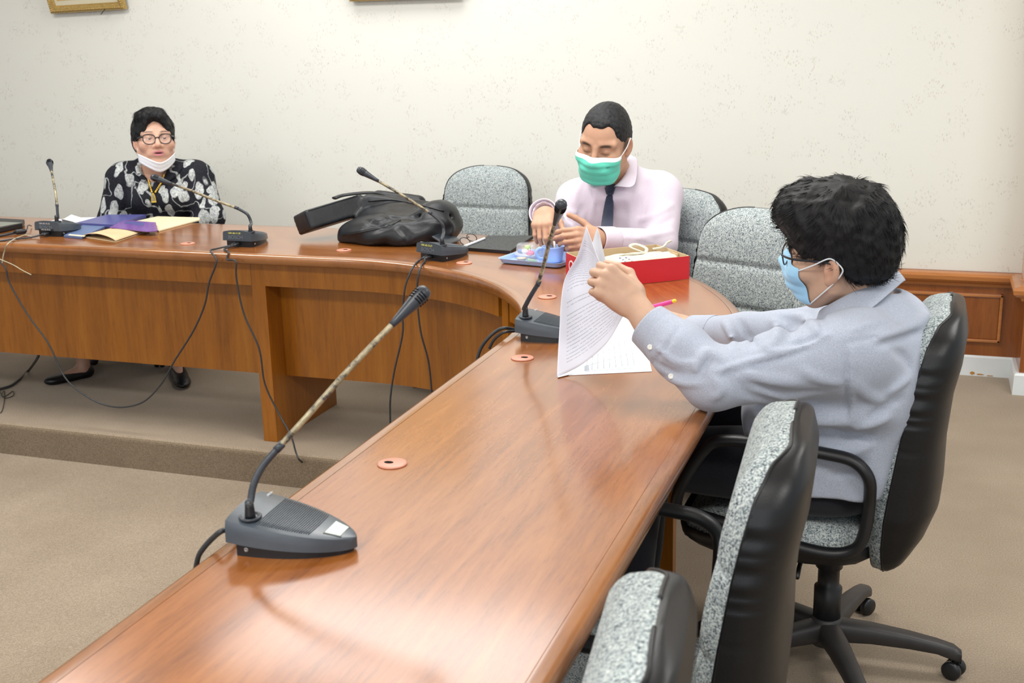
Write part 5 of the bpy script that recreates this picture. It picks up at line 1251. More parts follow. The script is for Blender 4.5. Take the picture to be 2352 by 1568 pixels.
for dx in (-0.10, 0.09): limb(tr, [(-0.95+dx, 3.93, 0.51), (-1.12+dx*1.3, 3.55, 0.50), (-1.10+dx*1.3, 3.58, 0.10)], [0.085, 0.064, 0.05], 0.03)
Vt, Ft = sdf_mesh(tr, (-1.45, 3.35, 0.03), (-0.7, 4.2, 0.66), 0.011); mk('trousers', Vt, Ft, M['trouser'], man2, world=True)
for dx in (-0.10, 0.09):
    so_ = SDF(); cx_, cy_ = -1.10+dx*1.3, 3.58; so_.add(sd_ell((cx_-0.02, cy_-0.07, 0.035), (0.045, 0.125, 0.034))); so_.add(sd_ell((cx_, cy_, 0.06), (0.042, 0.055, 0.055)), 0.02)
    Vq, Fq = sdf_mesh(so_, (cx_-0.1, cy_-0.22, -0.01), (cx_+0.1, cy_+0.09, 0.14), 0.007); mk('shoe', Vq, Fq, M['vinyl'], man2, world=True)
# cropped hair with a widow's peak
h2 = SDF(); h2.add(sd_ell((-0.014, 0, 0.036), (0.1040, 0.0802, 0.0925))); h2.add(sd_ell((-0.050, 0, -0.005), (0.062, 0.074, 0.072)), 0.03)
def hairline(P):
    x, y, z = P[..., 0], P[..., 1], P[..., 2]; ay = np.abs(y)
    front = 0.062+0.018*np.exp(-(ay/0.016)**2)-0.016*np.exp(-((ay-0.040)/0.017)**2)
    lim = np.minimum(front, 0.066)-0.0*z
    a = x-lim-np.clip((z-0.060)*0.55, 0, 0.06)+np.clip((0.050-z)/0.05, 0, 1)*0.030
    side = -0.012-z-0.9*np.clip(-0.03-x, 0, 0.09)+0.028*np.exp(-((x+0.012)/0.020)**2)
    return np.maximum(a, np.where(x > -0.09, side, side))
h2.isect(hairline, 0.009); h2.disp(lambda P: 0.0012*nz(P, 300, 0.2))
Vh, Fh = sdf_mesh(h2, (-0.14, -0.105, -0.12), (0.12, 0.105, 0.15), 0.0030)
nh = vnorm(Vh, Fh); rg = np.random.default_rng(5); pick = rg.choice(len(Vh), 3500)
P1, Q1 = hair_strands(Vh, nh, pick, lambda p: np.array([0.6, 0.1, 0.15]), 0.008, 0.0007, rg, 1.2, 0.6, 2)
Vx, Fx = joinq([(Vh, Fh), (P1, Q1)]); mk('hair', xf(Vx, M2), Fx, M['hair_grey'], man2, world=True)
mk2, A2 = mask_surface(o2, M2, M['mask_green'], man2, 0.010, top=-0.023, bot=-0.126, band=M['mask_white'])
M['mask_print'] = plain('mask_print', srgb(60, 150, 140), 0.8, 0.2, 0.02)
p0 = A2[5, 18]; p1_ = A2[5, 22]; dx = unit(p1_-p0); nn = unit(np.cross(dx, A2[8, 20]-A2[5, 20])); nn = nn if nn[0] > 0 else -nn; uu = np.cross(nn, dx)
tx = text('mask_lettering', 'IIIIIIII', 0.0065, np.eye(4), M['mask_print'], mk2); tx.data.transform(Matrix((np.array(parent_matrix(man2).inverted()) @ M2 @ frame_mat((p0+p1_)/2+nn*0.0035, dx, uu, nn)).tolist()))
for s, i in ((1, -1), (-1, 0)):
    for j, zt in ((1, 0.018), (-2, -0.036)):
        P = catmull([A2[j, i], (A2[j, i]+np.array([-0.010, s*0.088, zt]))/2+np.array([0.0, s*0.003, 0]), np.array([-0.010, s*0.088, zt]), np.array([-0.026, s*0.087, zt*0.5])], 6)
        q = tube(P, 0.0017, 6); mk('ear_loop', xf(q[0], M2), q[1], M['elastic'], mk2, world=True)
# ================================================= THE WOMAN (left)
wom = thing('person', 'woman in black floral blouse, glasses and lowered white mask behind the folders', 'person', (-3.05, 4.35, 0.0))
Mw = hframe((0, 0, 0), -47, -9, 1, 0.93)
ew = at(313, 329, 4.93); Mw[:3, 3] = ew-Mw[:3, :3] @ np.array([-0.012, -0.079, -0.012])
nbw = at(358, 398, 5.02)
ow = dict(jaww=1.08, cheekw=1.10, brow=0.85, brow_t=0.0032, brow_z=0.0285, eye_open=0.0019, eye_dz=-0.0005, mouth=0.0035, lip=(0.50, 0.13, 0.19), lip_w=0.9, nose=1.06, skin=np.array(srgb(198, 156, 134)[:3]), neck=1.02)
skw = ow['skin']; hdw = make_head(Mw, nbw, ow, 0.0028)
SRw, ERw, WRw = at(284, 414, 5.02), at(258, 506, 5.04), at(335, 570, 4.99)
SLw, ELw, WLw = at(450, 410, 5.02), at(482, 500, 4.98), at(402, 570, 4.97)
Mh, mi_ = hand_at(WRw+np.array([0, 0, 0.012]), WRw+np.array([0.08, -0.03, 0.01]), up_, np.array([0, -1., 0]), 0.88)
hrw = make_hand(Mh, mi_, [(20, 30, 15)]*4, ERw*0.4+WRw*0.6, skw, 0.0032)
Mh, mi_ = hand_at(WLw+np.array([0, 0, 0.012]), WLw+np.array([-0.08, -0.02, 0.01]), up_, np.array([0, -1., 0]), 0.88)
hlw = make_hand(Mh, mi_, [(20, 30, 15)]*4, ELw*0.4+WLw*0.6, skw, 0.0032)
cw = at(366, 490, 5.12)
bd = SDF(); bd.add(sd_ell(cw, (0.14, 0.09, 0.20))); limb(bd, [SRw, ERw, WRw], [0.04, 0.034, 0.024], 0.02); limb(bd, [SLw, ELw, WLw], [0.04, 0.034, 0.024], 0.02); bd.add(sd_cone(nbw+np.array([0, 0, -0.06]), nbw, 0.07, 0.052), 0.03)
bd.add(sd_cone(nbw+np.array([0.02, -0.02, -0.10]), nbw+np.array([0.0, 0.0, -0.02]), 0.05, 0.055), 0.03)
Vb, Fb = sdf_mesh(bd, (-3.5, 3.9, 0.45), (-2.6, 4.6, 1.0), 0.012)
join_body(wom, [hdw, hrw, hlw, (Vb, Fb, np.tile(skw, (len(Vb), 1)))]); eyes(Mw, wom, (0.95, 0.25, -0.05))
# floral print
k = N('floral_blouse_print', 0.8, 0.2); v = k.coords('Object')
wn = k.n('ShaderNodeTexNoise', i_Vector=v, i_Scale=14.0, i_Detail=2.0); wp = k.n('ShaderNodeVectorMath', operation='MULTIPLY_ADD', i_0=wn.outputs['Color'], i_1=(0.05, 0.05, 0.05), i_2=v).outputs[0]
def leafs(rot, sc, st, thr, rnd_):
    mp = k.n('ShaderNodeMapping', i_Vector=wp); mp.inputs['Rotation'].default_value = rot; mp.inputs['Scale'].default_value = (1, 0.5, st)
    vo = k.n('ShaderNodeTexVoronoi', feature='F1', i_Vector=mp.outputs[0], i_Scale=sc, i_Randomness=rnd_)
    return k.ramp(vo.outputs['Distance'], [(0, (1, 1, 1, 1)), (thr-0.03, (1, 1, 1, 1)), (thr, (0, 0, 0, 1))])
l1 = leafs((0, 0.7, 0), 19, 0.5, 0.40, 0.9); l2 = leafs((0, -0.8, 0.2), 22, 0.45, 0.36, 0.9); l3 = leafs((0, 0.1, 0), 11, 0.95, 0.30, 0.9)
sn = k.noise(wp, 9, 1, 0.4, 0.5); stem = k.ramp(k.math('ABSOLUTE', k.math('SUBTRACT', sn, 0.5)), [(0, (1, 1, 1, 1)), (0.010, (1, 1, 1, 1)), (0.014, (0, 0, 0, 1))])
al = k.math('MAXIMUM', k.math('MAXIMUM', l1, l2), k.math('MULTIPLY', stem, 0.75))
tone = k.ramp(k.noise(v, 75, 4, 0.7, 1.5), [(0.30, srgb(96, 100, 104)), (0.5, srgb(160, 164, 164)), (0.7, srgb(206, 208, 204))])
k.color(k.mix(al, k.ramp(k.noise(v, 200, 2), [(0.4, srgb(20, 21, 28)), (0.7, srgb(36, 38, 46))]), tone)); M['floral'] = k.m
bl = SDF(); Rw_ = np.array(Matrix.Rotation(math.radians(10), 3, 'Z'))
bl.add(sd_ell(cw, (0.185, 0.135, 0.19), Rw_)); bl.add(sd_ell(at(366, 545, 5.12), (0.19, 0.145, 0.14), Rw_), 0.05); bl.add(sd_ell(at(330, 458, 4.99), (0.075, 0.065, 0.06)), 0.05); bl.add(sd_ell(at(405, 456, 4.98), (0.075, 0.065, 0.06)), 0.05)
bl.add(sd_cone(SRw, SLw, 0.066, 0.066), 0.05); bl.add(sd_cone(SRw+np.array([0.03, 0, 0.02]), at(352, 384, 5.06), 0.05, 0.06), 0.04); bl.add(sd_cone(SLw+np.array([-0.03, 0, 0.02]), at(364, 384, 5.06), 0.05, 0.06), 0.04)
for a, b, c in ((SRw, ERw, WRw), (SLw, ELw, WLw)): bl.add(sd_cone(a, b, 0.072, 0.062), 0.03); bl.add(sd_cone(b, b*0.15+c*0.85, 0.062, 0.045), 0.02)
bl.sub(sd_cone(nbw+np.array([0.02, -0.025, 0.0]), nbw+np.array([0.03, -0.05, 0.16]), 0.050, 0.080), 0.006)
bl.sub(sd_cone(at(360, 400, 4.86), at(362, 380, 4.90), 0.010, 0.046), 0.006)
bl.disp(lambda P: 0.0028*nz(P, 22, 0.3)+0.0015*nz(P, 55, 0.8))
fw_ = with_folds(bl, [([(265, 440), (262, 470), (272, 495)], 0.010, 0.008), ([(290, 450), (286, 480), (290, 500)], 0.008, -0.009), ([(438, 440), (444, 470), (440, 500)], 0.009, -0.010), ([(470, 450), (480, 475), (470, 495)], 0.010, 0.008), ([(452, 470), (470, 480), (495, 478)], 0.008, 0.007), ([(350, 430), (352, 465), (350, 500)], 0.008, 0.004)], 4.3, 5.6)
Vs, Fs = sdf_mesh(fw_, (-3.52, 3.95, 0.44), (-2.6, 4.62, 1.0), 0.0075); blo = mk('blouse', Vs, Fs, M['floral'], wom, world=True)
for L_, R_ in (([(318, 376), (322, 388), (330, 400), (340, 410)], [(306, 384), (302, 398), (312, 410), (332, 420)]), ([(404, 372), (398, 386), (386, 400), (372, 412)], [(420, 374), (428, 388), (414, 402), (388, 418)])):
    try: strip_obj('collar', wrap_strip(fw_, L_, R_, 4.3, 5.7, 0.014), M['floral'], blo, 0.003)
    except Exception: pass
hw_ = SDF(); hw_.add(sd_ell((-0.018, 0, 0.040), (0.112, 0.094, 0.100))); hw_.add(sd_ell((-0.055, 0, -0.01), (0.068, 0.088, 0.080)), 0.03); hw_.add(sd_ell((0.040, -0.010, 0.098), (0.058, 0.066, 0.042)), 0.03)
fc = SDF(); fc.add(sd_ell((0.125, -0.004, 0.012), (0.085, 0.060, 0.076))); fc.add(sd_ell((0.105, 0, -0.05), (0.085, 0.092, 0.085)), 0.01); fc.add(sd_box((0.0, 0, -0.165), (0.2, 0.2, 0.095))); fc.add(sd_box((0.085, 0, -0.055), (0.078, 0.2, 0.055), None, 0.012), 0.01)
hw_.sub(fc, 0.010); hw_.disp(lambda P: 0.0040*nz(P*np.array([1, 1, 0.5]), 85, 0.3)+0.002*nz(P, 190, 1.0))
Vh, Fh = sdf_mesh(hw_, (-0.15, -0.115, -0.12), (0.13, 0.115, 0.17), 0.0034); nh = vnorm(Vh, Fh); rg = np.random.default_rng(9); pick = rg.choice(np.where(Vh[:, 2] > -0.065)[0], 4200)
def floww(p): d = p-np.array([-0.02, 0.005, 0.15]); return unit(d*np.array([1, 1.2, 0.8])+np.array([-0.05, 0, -0.03]))
P1, Q1 = hair_strands(Vh, nh, pick, floww, 0.034, 0.0009, rg, 0.08, 0.14); Vx, Fx = joinq([(Vh, Fh), (P1, Q1)]); mk('hair', xf(Vx, Mw), Fx, M['hair'], wom, world=True)
glasses(Mw, wom, rx=0.0265, rz=0.0215, th=0.0023, ex=0.104, cat_eye=0.007, zc=-0.006, gap=0.0342, ee=2.3)
# mask pulled down under the chin
A = []
for v_ in np.linspace(0, 1, 9):
    row = []
    for u in np.linspace(-1, 1, 27):
        z_ = -0.112-0.040*v_*(1-0.30*u*u)+(0.052-0.012*v_)*abs(u)**1.6; x_ = 0.104*(1-abs(u)**2.8)-0.020*v_*(1-u*u)+0.024; y_ = (0.084-0.004*v_)*u*(1-0.05*(1-abs(u)))
        row.append((x_*(1-0.10*v_)+0.0015*math.sin(v_*16), y_, z_))
    A.append(row)
V, F = grid(np.array(A)); mw = mk('face_mask', xf(V, Mw), F, M['mask_white'], wom, world=True); so = mw.modifiers.new('sol', 'SOLIDIFY'); so.thickness = 0.0016
for s in (-1, 1):
    for st in ((0.022, s*0.072, -0.066), (0.024, s*0.068, -0.085)):
        q = tube(catmull([st, (0.004, s*0.0815, -0.030), (-0.006, s*0.084, 0.002)], 6), 0.0015, 6); mk('ear_loop', xf(q[0], Mw), q[1], M['elastic'], mw, world=True)
# gold bead chain and amulet
M['bright_gold'] = plain('bright_gold', srgb(214, 174, 70), 0.3, 0.6, 0.1, 60, Metallic=0.7)
nl_ = [(338, 404), (341, 414), (345, 428), (349, 441)]; nr_ = [(377, 402), (372, 416), (365, 428), (357, 441)]
bs = []
for side in (nl_, nr_):
    for a, b in catmull(np.array(side, float), 4):
        p = hit(fw_, a, b, 4.3, 5.6); p = p if p is not None else at(a, b, 4.9); p = p-unit(ray(a, b))*0.006
        bs.append(lathe([(0.0001, -0.005), (0.0036, -0.003), (0.0044, 0), (0.0036, 0.003), (0.0001, 0.005)], 8, Matrix.Translation(tuple(p))))
ch = mk('bead_necklace', *join(*bs), M['bright_gold'], wom, world=True); ch['kind'] = 'stuff'
pc = hit(fw_, 352, 454, 4.3, 5.6); pc = (pc if pc is not None else at(352, 454, 4.9))-unit(ray(352, 454))*0.007
nv_ = unit(CAM-pc); xr = unit(np.cross(up_, nv_)); ur_ = np.cross(nv_, xr)
def amu(sc, d0, d1, mat, nm):
    poly = [(-0.010, -0.020), (0.011, -0.020), (0.0085, 0.006), (0.003, 0.020), (-0.002, 0.020), (-0.0075, 0.006)]
    V, F = slab_from_poly([(a*sc, b*sc) for a, b in poly], d0, d1); return mk(nm, xf(V, frame_mat(pc, xr, ur_, nv_)), F, mat, ch if nm == 'amulet' else am_, False, world=True)
am_ = amu(1.0, -0.002, 0.003, M['bright_gold'], 'amulet'); amu(0.68, 0.003, 0.0042, plain('amulet_glass', srgb(140, 128, 92), 0.2, 0.6, 0.3, 200), 'amulet_face')
# trousers, ankles and flat black shoes seen under the table
fl, fr_ = onz(165, 872, 0.0), onz(415, 885, 0.0)
hipL, hipR = np.array([-3.12, 4.32, 0.50]), np.array([-2.93, 4.32, 0.50])
tl = SDF(); tl.add(sd_ell((-3.02, 4.38, 0.51), (0.18, 0.14, 0.10)))
anL = onz(195, 850, 0.0)+np.array([0.0, 0.02, 0.10]); anR = onz(415, 856, 0.0)+np.array([0.0, 0.06, 0.10])
limb(tl, [hipL, (anL[0]+0.05, 4.05, 0.50), anL+np.array([0, 0, 0.0])], [0.09, 0.07, 0.058], 0.03); limb(tl, [hipR, (anR[0]-0.05, 4.02, 0.50), anR+np.array([0, 0.0, 0.03])], [0.09, 0.07, 0.05], 0.03)
tl.isect(lambda P: 0.078-P[..., 2], 0.003)
Vt, Ft = sdf_mesh(tl, (-3.6, 3.6, 0.05), (-2.6, 4.6, 0.66), 0.011); mk('trousers', Vt, Ft, M['black_cloth'], wom, world=True)
def flat_shoe(heel, toe):
    d = unit(toe-heel); L = np.linalg.norm(toe-heel); s_ = np.array([-d[1], d[0], 0]); Mx = frame_mat(heel, d, s_, (0, 0, 1))
    q = SDF(); q.add(sd_ell((L*0.5, 0, 0.018), (L*0.5, 0.036, 0.022))); q.add(sd_ell((0.035, 0, 0.03), (0.038, 0.031, 0.034)), 0.015); q.add(sd_ell((L*0.80, 0, 0.018), (L*0.2, 0.036, 0.020)), 0.01); q.sub(sd_ell((L*0.36, 0, 0.062), (L*0.33, 0.026, 0.042)), 0.006); q.isect(lambda P: -P[..., 2], 0.002)
    V, F = sdf_mesh(q, (-0.03, -0.06, -0.01), (L+0.03, 0.06, 0.09), 0.004); mk('shoe', xf(V, Mx), F, M['vinyl'], wom, world=True)
    q = SDF(); q.add(sd_cone((0.04, 0, 0.03), (0.035, 0, 0.12), 0.028, 0.030)); q.add(sd_cone((0.05, 0, 0.035), (L*0.62, 0, 0.022), 0.026, 0.017), 0.02)
    V, F = sdf_mesh(q, (-0.02, -0.06, 0), (L, 0.06, 0.17), 0.005); return xf(V, Mx), F, np.tile(skw*0.8, (len(V), 1))
A_ = flat_shoe(onz(215, 862, 0.0), onz(104, 886, 0.0)); B_ = flat_shoe(onz(402, 842, 0.0), onz(424, 896, 0.0))
for V, F, C in (A_, B_): mk('foot', V, F, M['skin'], wom, world=True, col=C)
# ================================================= LEATHER BAG
k = N('black_leather', 0.40, 0.38); v = k.coords('Object'); f = k.noise(v, 18, 4)
k.color(k.ramp(f, [(0.3, srgb(14, 16, 19)), (0.7, srgb(30, 33, 38))])); k.bump(k.math('ADD', k.math('MULTIPLY', k.noise(v, 260, 3), 0.35), k.noise(v, 34, 3, 0.6, 0.6)), 0.16, 0.004); M['leather'] = k.m
bag = thing('leather_bag', 'slumped black leather bag lying on the table behind a microphone', 'bag', (onz(900, 572)[0], 3.80, T))
b1 = SDF()
b1.add(sd_ell(at(905, 532, 4.22), (0.205, 0.13, 0.066))); b1.add(sd_ell(at(1005, 512, 4.22), (0.085, 0.115, 0.083)), 0.04); b1.add(sd_cone(at(800, 549, 4.24), at(880, 540, 4.20), 0.034, 0.055), 0.04)
b1.add(sd_ell(at(930, 505, 4.32), (0.14, 0.10, 0.065)), 0.03)
P0, P1 = at(708, 505, 4.20), at(838, 466, 4.34)
e1 = unit(P1-P0); e2 = at(834, 441, 4.34)-at(845, 490, 4.34); e2 = unit(e2-e1*np.dot(e2, e1)); e3 = np.cross(e1, e2); e3 = e3 if e3[1] > 0 else -e3
L1 = np.linalg.norm(P1-P0)
up_b = SDF(); up_b.add(sd_box((P0+P1)/2+e3*0.055, (L1/2, 0.055, 0.037), np.array([e1, e3, e2]).T, 0.007))
up_b.add(sd_cone(at(850, 466, 4.36), at(1000, 480, 4.34), 0.034, 0.026), 0.02); up_b.add(sd_cone(at(870, 455, 4.44), at(960, 466, 4.44), 0.030, 0.03), 0.02)
b1.add(sd_ell(at(872, 505, 4.34), (0.10, 0.07, 0.052)), 0.03); b1.add(up_b, 0.012); b1.sub(sd_cone(at(770, 528, 4.10), at(905, 497, 4.14), 0.010, 0.014), 0.014); b1.sub(sd_cone(at(900, 500, 4.12), at(1030, 498, 4.16), 0.012, 0.008), 0.018)
b1.isect(lambda P: (T+0.001)-P[..., 2], 0.006)
b1.disp(lambda P: (0.0028*np.sin((P[..., 0]*0.8+P[..., 1]*0.3-P[..., 2]*1.4)*62+2.2*nz(P, 17, 0.5))*np.clip((0.83-P[..., 2])/0.05, 0, 1)+0.002*nz(P, 55, 0.2))*np.clip((P[..., 0]+1.98)/0.14, 0.03, 1))
bf = with_folds(b1, [([(765, 542), (830, 530), (885, 518), (925, 505)], 0.006, 0.010), ([(840, 505), (880, 520), (905, 512)], 0.009, -0.014), ([(915, 520), (935, 545), (925, 568)], 0.012, -0.012), ([(950, 520), (985, 512), (1030, 515)], 0.010, 0.008), ([(880, 485), (905, 500), (950, 497)], 0.008, -0.012), ([(1020, 500), (1040, 520), (1035, 540)], 0.008, 0.008)], 3.6, 4.9)
V, F = sdf_mesh(bf, (-2.40, 3.45, T-0.01), (-1.30, 4.25, T+0.26), 0.0058); mk('bag_body', V, F, M['leather'], bag, world=True)
def seam(px, lift, r, nm, mat):
    P = []
    for a, b in catmull(np.array(px, float), 5):
        p = hit(bf, a, b, 3.6, 4.9)
        if p is not None: P.append(p-unit(ray(a, b))*lift)
    return mk(nm, *tube(P, r, 6), M[mat], bag, world=True) if len(P) > 2 else None
seam([(708, 484), (760, 468), (831, 446)], 0.0005, 0.0016, 'stitched_seam', 'thread'); seam([(764, 545), (830, 533), (890, 520), (920, 505)], 0.0005, 0.002, 'stitched_seam', 'vinyl'); seam([(846, 462), (900, 459), (960, 470), (1020, 485)], 0.001, 0.003, 'zip_edge', 'vinyl')
for a, b in ((960, 476), (969, 481)):
    p = hit(bf, a, b, 3.6, 4.9); p = at(a, b, 4.2) if p is None else p
    X, Y, Z = basis(unit(np.array([0.5, 0.7, 0.2]))); ring = [p-unit(ray(a, b))*0.004+0.012*(math.cos(t)*X+math.sin(t)*Y) for t in np.linspace(0, 2*math.pi, 16, endpoint=False)]
    mk('strap_ring', *tube(ring, 0.0016, 6, closed=True), M['chrome'], bag, world=True)
mk('bag_handle', *tube(catmull([at(768, 455, 4.36), at(790, 448, 4.39), at(835, 443, 4.40), at(872, 444, 4.42), at(905, 455, 4.42)], 6), 0.014, 8, squash=0.4), M['leather'], bag, world=True)

# ================================================= RED BOX AND WHAT IS IN IT
M['red'] = plain('red_card', srgb(196, 34, 46), 0.35, 0.5, 0.04, 12)
M['card'] = plain('brown_card', srgb(196, 172, 136), 0.8, 0.2, 0.04, 30)
A_, N_, L_ = np.array([-0.640, 3.379]), np.array([-0.8757, 3.1868]), np.array([-1.012, 3.354]); Q_ = A_+L_-N_; HB = 0.070
bx = thing('cardboard_box', 'open red cardboard box holding a cloth pouch and white card', 'box', (*(A_+L_)/2, T))
def wallp(p, q, h0=HB, th=0.003, outer='red', inner='card', nm='side_panel'):
    d = unit(q-p); n_ = np.array([d[1], -d[0]]); c = (A_+L_)/2
    if np.dot(n_, p-c) < 0: n_ = -n_
    lo, hi = T+0.001, T+h0; V = []; m = 9
    for t in np.linspace(0, 1, m):
        o = p+(q-p)*t; bow = 0.0015*math.sin(math.pi*t)
        for off in (bow, bow-th):
            for z in (lo, hi): V.append((*(o+n_*off), z))
    F = []; mi = []
    for i in range(m-1):
        a = i*4; b = a+4
        F += [(a, b, b+1, a+1), (a+2, a+3, b+3, b+2), (a+1, b+1, b+3, a+3), (a, a+2, b+2, b)]; mi += [0, 1, 1, 1]
    F += [(0, 1, 3, 2), ((m-1)*4, (m-1)*4+2, (m-1)*4+3, (m-1)*4+1)]; mi += [1, 1]
    return mk(nm, V, F, [M[outer], M[inner]], bx, False, mi, world=True), n_, d
pr, _, _ = wallp(N_, A_); pl, nl_, dl_ = wallp(N_, L_); wallp(A_, Q_); wallp(L_, Q_)
mk('box_floor', *slab_from_poly([tuple(p) for p in (N_, A_, Q_, L_)], T+0.0005, T+0.003), M['card'], bx, False, world=True)
mk('corner_flap', *box((-0.002, -0.02, 0.004), (0.002, 0.02, HB-0.004), 0, frame_mat((*(A_*0.62+Q_*0.38+np.array([-0.004, -0.004])), T), (*unit(L_-N_), 0)[:0] or np.array([-unit(Q_-A_)[1], unit(Q_-A_)[0], 0]), np.array([*unit(Q_-A_), 0]), (0, 0, 1))), M['card'], bx, False, world=True)
M['white_print'] = plain('white_print', srgb(236, 226, 226), 0.5, 0.4, 0.01)
tx = text('box_lettering', 'Oa', 0.052, np.eye(4), M['white_print'], pl)
cpos = np.array([*(L_+(N_-L_)*0.27+nl_*0.0022), T+0.034]); ddir = np.array([*(-dl_), 0]); ddir = ddir if np.dot(ddir, RW[:, 0]) > 0 else -ddir
tx.data.transform(Matrix((np.array(PM[bx.name].inverted()) @ frame_mat(cpos, ddir, (0, 0, 1), np.cross(ddir, [0, 0, 1]))).tolist()))
cl = SDF(); c0 = np.array([*(A_*0.36+N_*0.20+L_*0.16+Q_*0.28), T+0.036]); ex = np.array([*unit(A_-N_), 0]); ey = np.array([*unit(L_-N_), 0]); Rb = np.array([ex, ey, [0, 0, 1]]).T
cl.add(sd_box(c0, (0.105, 0.07, 0.026), Rb, 0.018)); cl.add(sd_ell(c0+ex*0.02-ey*0.01+np.array([0, 0, 0.014]), (0.07, 0.05, 0.022)), 0.02)
cl.disp(lambda P: 0.0045*nz(P, 48, 0.6)+0.0025*nz(P, 120, 0.1))
V, F = sdf_mesh(cl, c0-0.16, c0+0.16, 0.004)
M['calico'] = cloth('cream_calico', srgb(190, 184, 166), srgb(208, 203, 186))
po = tag(mk('cloth_pouch', V, F, M['calico']), 'cream cloth drawstring pouch lying in the red box', 'pouch')
ct = c0+np.array([0, 0, 0.036])+ex*0.01-ey*0.005
mk('drawstring', *join(tube(catmull([ct-ex*0.10+ey*0.03-np.array([0, 0, .012]), ct-ex*0.06+ey*0.01, ct-ex*0.03, ct], 6), 0.0045, 8, squash=0.5),
    tube(catmull([ct, ct-ex*0.035+ey*0.03+np.array([0, 0, .016]), ct-ex*0.01+ey*0.045+np.array([0, 0, .02]), ct+ex*0.012+ey*0.02+np.array([0, 0, .010]), ct], 6), 0.0055, 8, squash=0.4)), M['calico'], po)
mk('drawstring', *join(tube(catmull([ct+ex*0.05+ey*0.05, ct+ex*0.085+ey*0.055+np.array([0, 0, .002]), ct+ex*0.105+ey*0.065+np.array([0, 0, .012]), ct+ex*0.118+ey*0.062+np.array([0, 0, .018])], 6), 0.0035, 8)), M['calico'], po)
M['blue_print'] = plain('blue_print', srgb(70, 92, 176), 0.7, 0.3, 0.03)
qs = []
for px, py in ((1424, 592), (1431, 596), (1438, 591), (1445, 595), (1452, 599), (1436, 600)):
    p = hit(cl, px, py, 3.0, 4.0)
    if p is None: continue
    n_ = unit(CAM-p); p = p+n_*0.0012; qs.append((np.array([p-ex*0.0045, p-ey*0.004, p+ex*0.0045, p+ey*0.004]), [(0, 1, 2, 3)]))
if qs: mk('printed_diamonds', *join(*qs), M['blue_print'], po, False)
V, F = slab_from_poly([(-0.055, -0.04), (0.055, -0.045), (0.05, 0.045), (-0.05, 0.04)], 0, 0.0012)
cc_ = np.array([*(A_*0.52+N_*0.06+L_*0.06+Q_*0.36), T+0.052]); zz = unit(np.array([0.1, -0.15, 1.0])); xx = unit(ex-zz*np.dot(ex, zz))
tag(mk('card', xf(V, frame_mat(cc_, xx, np.cross(zz, xx), zz)), F, plain('pale_blue_card', srgb(196, 208, 220), 0.6, 0.3, 0.01), smooth=False), 'pale bluish white card propped in the right end of the red box', 'card')

# ================================================= TRAY, CUP, SWEETS
M['pale_blue'] = plain('pale_blue_plastic', srgb(158, 184, 232), 0.3, 0.5, 0.02, 20)
t0 = np.array([-1.28, 3.484]); u1 = unit(np.array([0.221, -0.045])); u2 = np.array([-u1[1], u1[0]])
tray = thing('serving_tray', 'pale blue plastic tray with a cup and wrapped sweets', 'tray', (*(t0+u1*0.113+u2*0.09), T), math.atan2(u1[1], u1[0]))
def rrect(w_, h_, r, n=6):
    P = []
    for cx, cy, a0 in ((w_-r, h_-r, 0), (-w_+r, h_-r, 90), (-w_+r, -h_+r, 180), (w_-r, -h_+r, 270)):
        for a in np.linspace(a0, a0+90, n): P.append((cx+r*math.cos(math.radians(a)), cy+r*math.sin(math.radians(a))))
    return P
rings = []
for (w_, h_, r, z) in ((0.098, 0.078, 0.014, 0.001), (0.106, 0.086, 0.017, 0.003), (0.113, 0.093, 0.020, 0.017), (0.116, 0.096, 0.022, 0.018), (0.116, 0.096, 0.022, 0.0165), (0.1105, 0.0905, 0.018, 0.0155), (0.104, 0.084, 0.015, 0.0045), (0.098, 0.078, 0.013, 0.0035)):
    rings.append([(a, b, z) for a, b in rrect(w_, h_, r)])
V, F = grid(np.array(rings).transpose(1, 0, 2), True, True); n8 = len(rings); nn_ = len(rings[0]); F.append(tuple(i*n8 for i in range(nn_))[::-1]); F.append(tuple(i*n8+n8-1 for i in range(nn_)))
o = mk('tray_body', V, F, M['pale_blue'], tray); o.modifiers.new('es', 'EDGE_SPLIT').split_angle = math.radians(40)
cpx = onz(1271, 601, T+0.004); cup = thing('cup', 'pale blue plastic cup with handle on the tray', 'cup', (cpx[0], cpx[1], T+0.0045))
mk('cup_body', *lathe([(0.0001, 0.0), (0.026, 0.0), (0.0285, 0.002), (0.0295, 0.006), (0.0330, 0.030), (0.0345, 0.044), (0.0365, 0.0475), (0.0372, 0.050), (0.0360, 0.0505), (0.0335, 0.046), (0.0318, 0.03), (0.027, 0.006), (0.0001, 0.004)], 36), M['pale_blue'], cup)
hd_ = unit(np.array([-RW[0][0], -RW[1][0], 0]))
mk('handle', *tube(catmull([hd_*0.031+np.array([0, 0, .042]), hd_*0.044+np.array([0, 0, .043]), hd_*0.053+np.array([0, 0, .034]), hd_*0.052+np.array([0, 0, .022]), hd_*0.043+np.array([0, 0, .012]), hd_*0.028+np.array([0, 0, .011])], 6), 0.0042, 10, squash=1.4), M['pale_blue'], cup)
M['tea'] = plain('dark_tea', srgb(92, 88, 96), 0.1, 0.5, 0.02); mk('drink', *lathe([(0.0001, 0.034), (0.0322, 0.034), (0.0322, 0.0345), (0.0001, 0.0345)], 24), M['tea'], cup)
k = N('clear_plastic', 0.06, 0.6); k.color((0.95, 0.97, 0.98, 1)); k.set(Alpha=0.22); M['clear'] = k.m
k = N('clear_spoon', 0.1, 0.6); k.color((0.95, 0.97, 0.98, 1)); k.set(Alpha=0.5); M['clear2'] = k.m
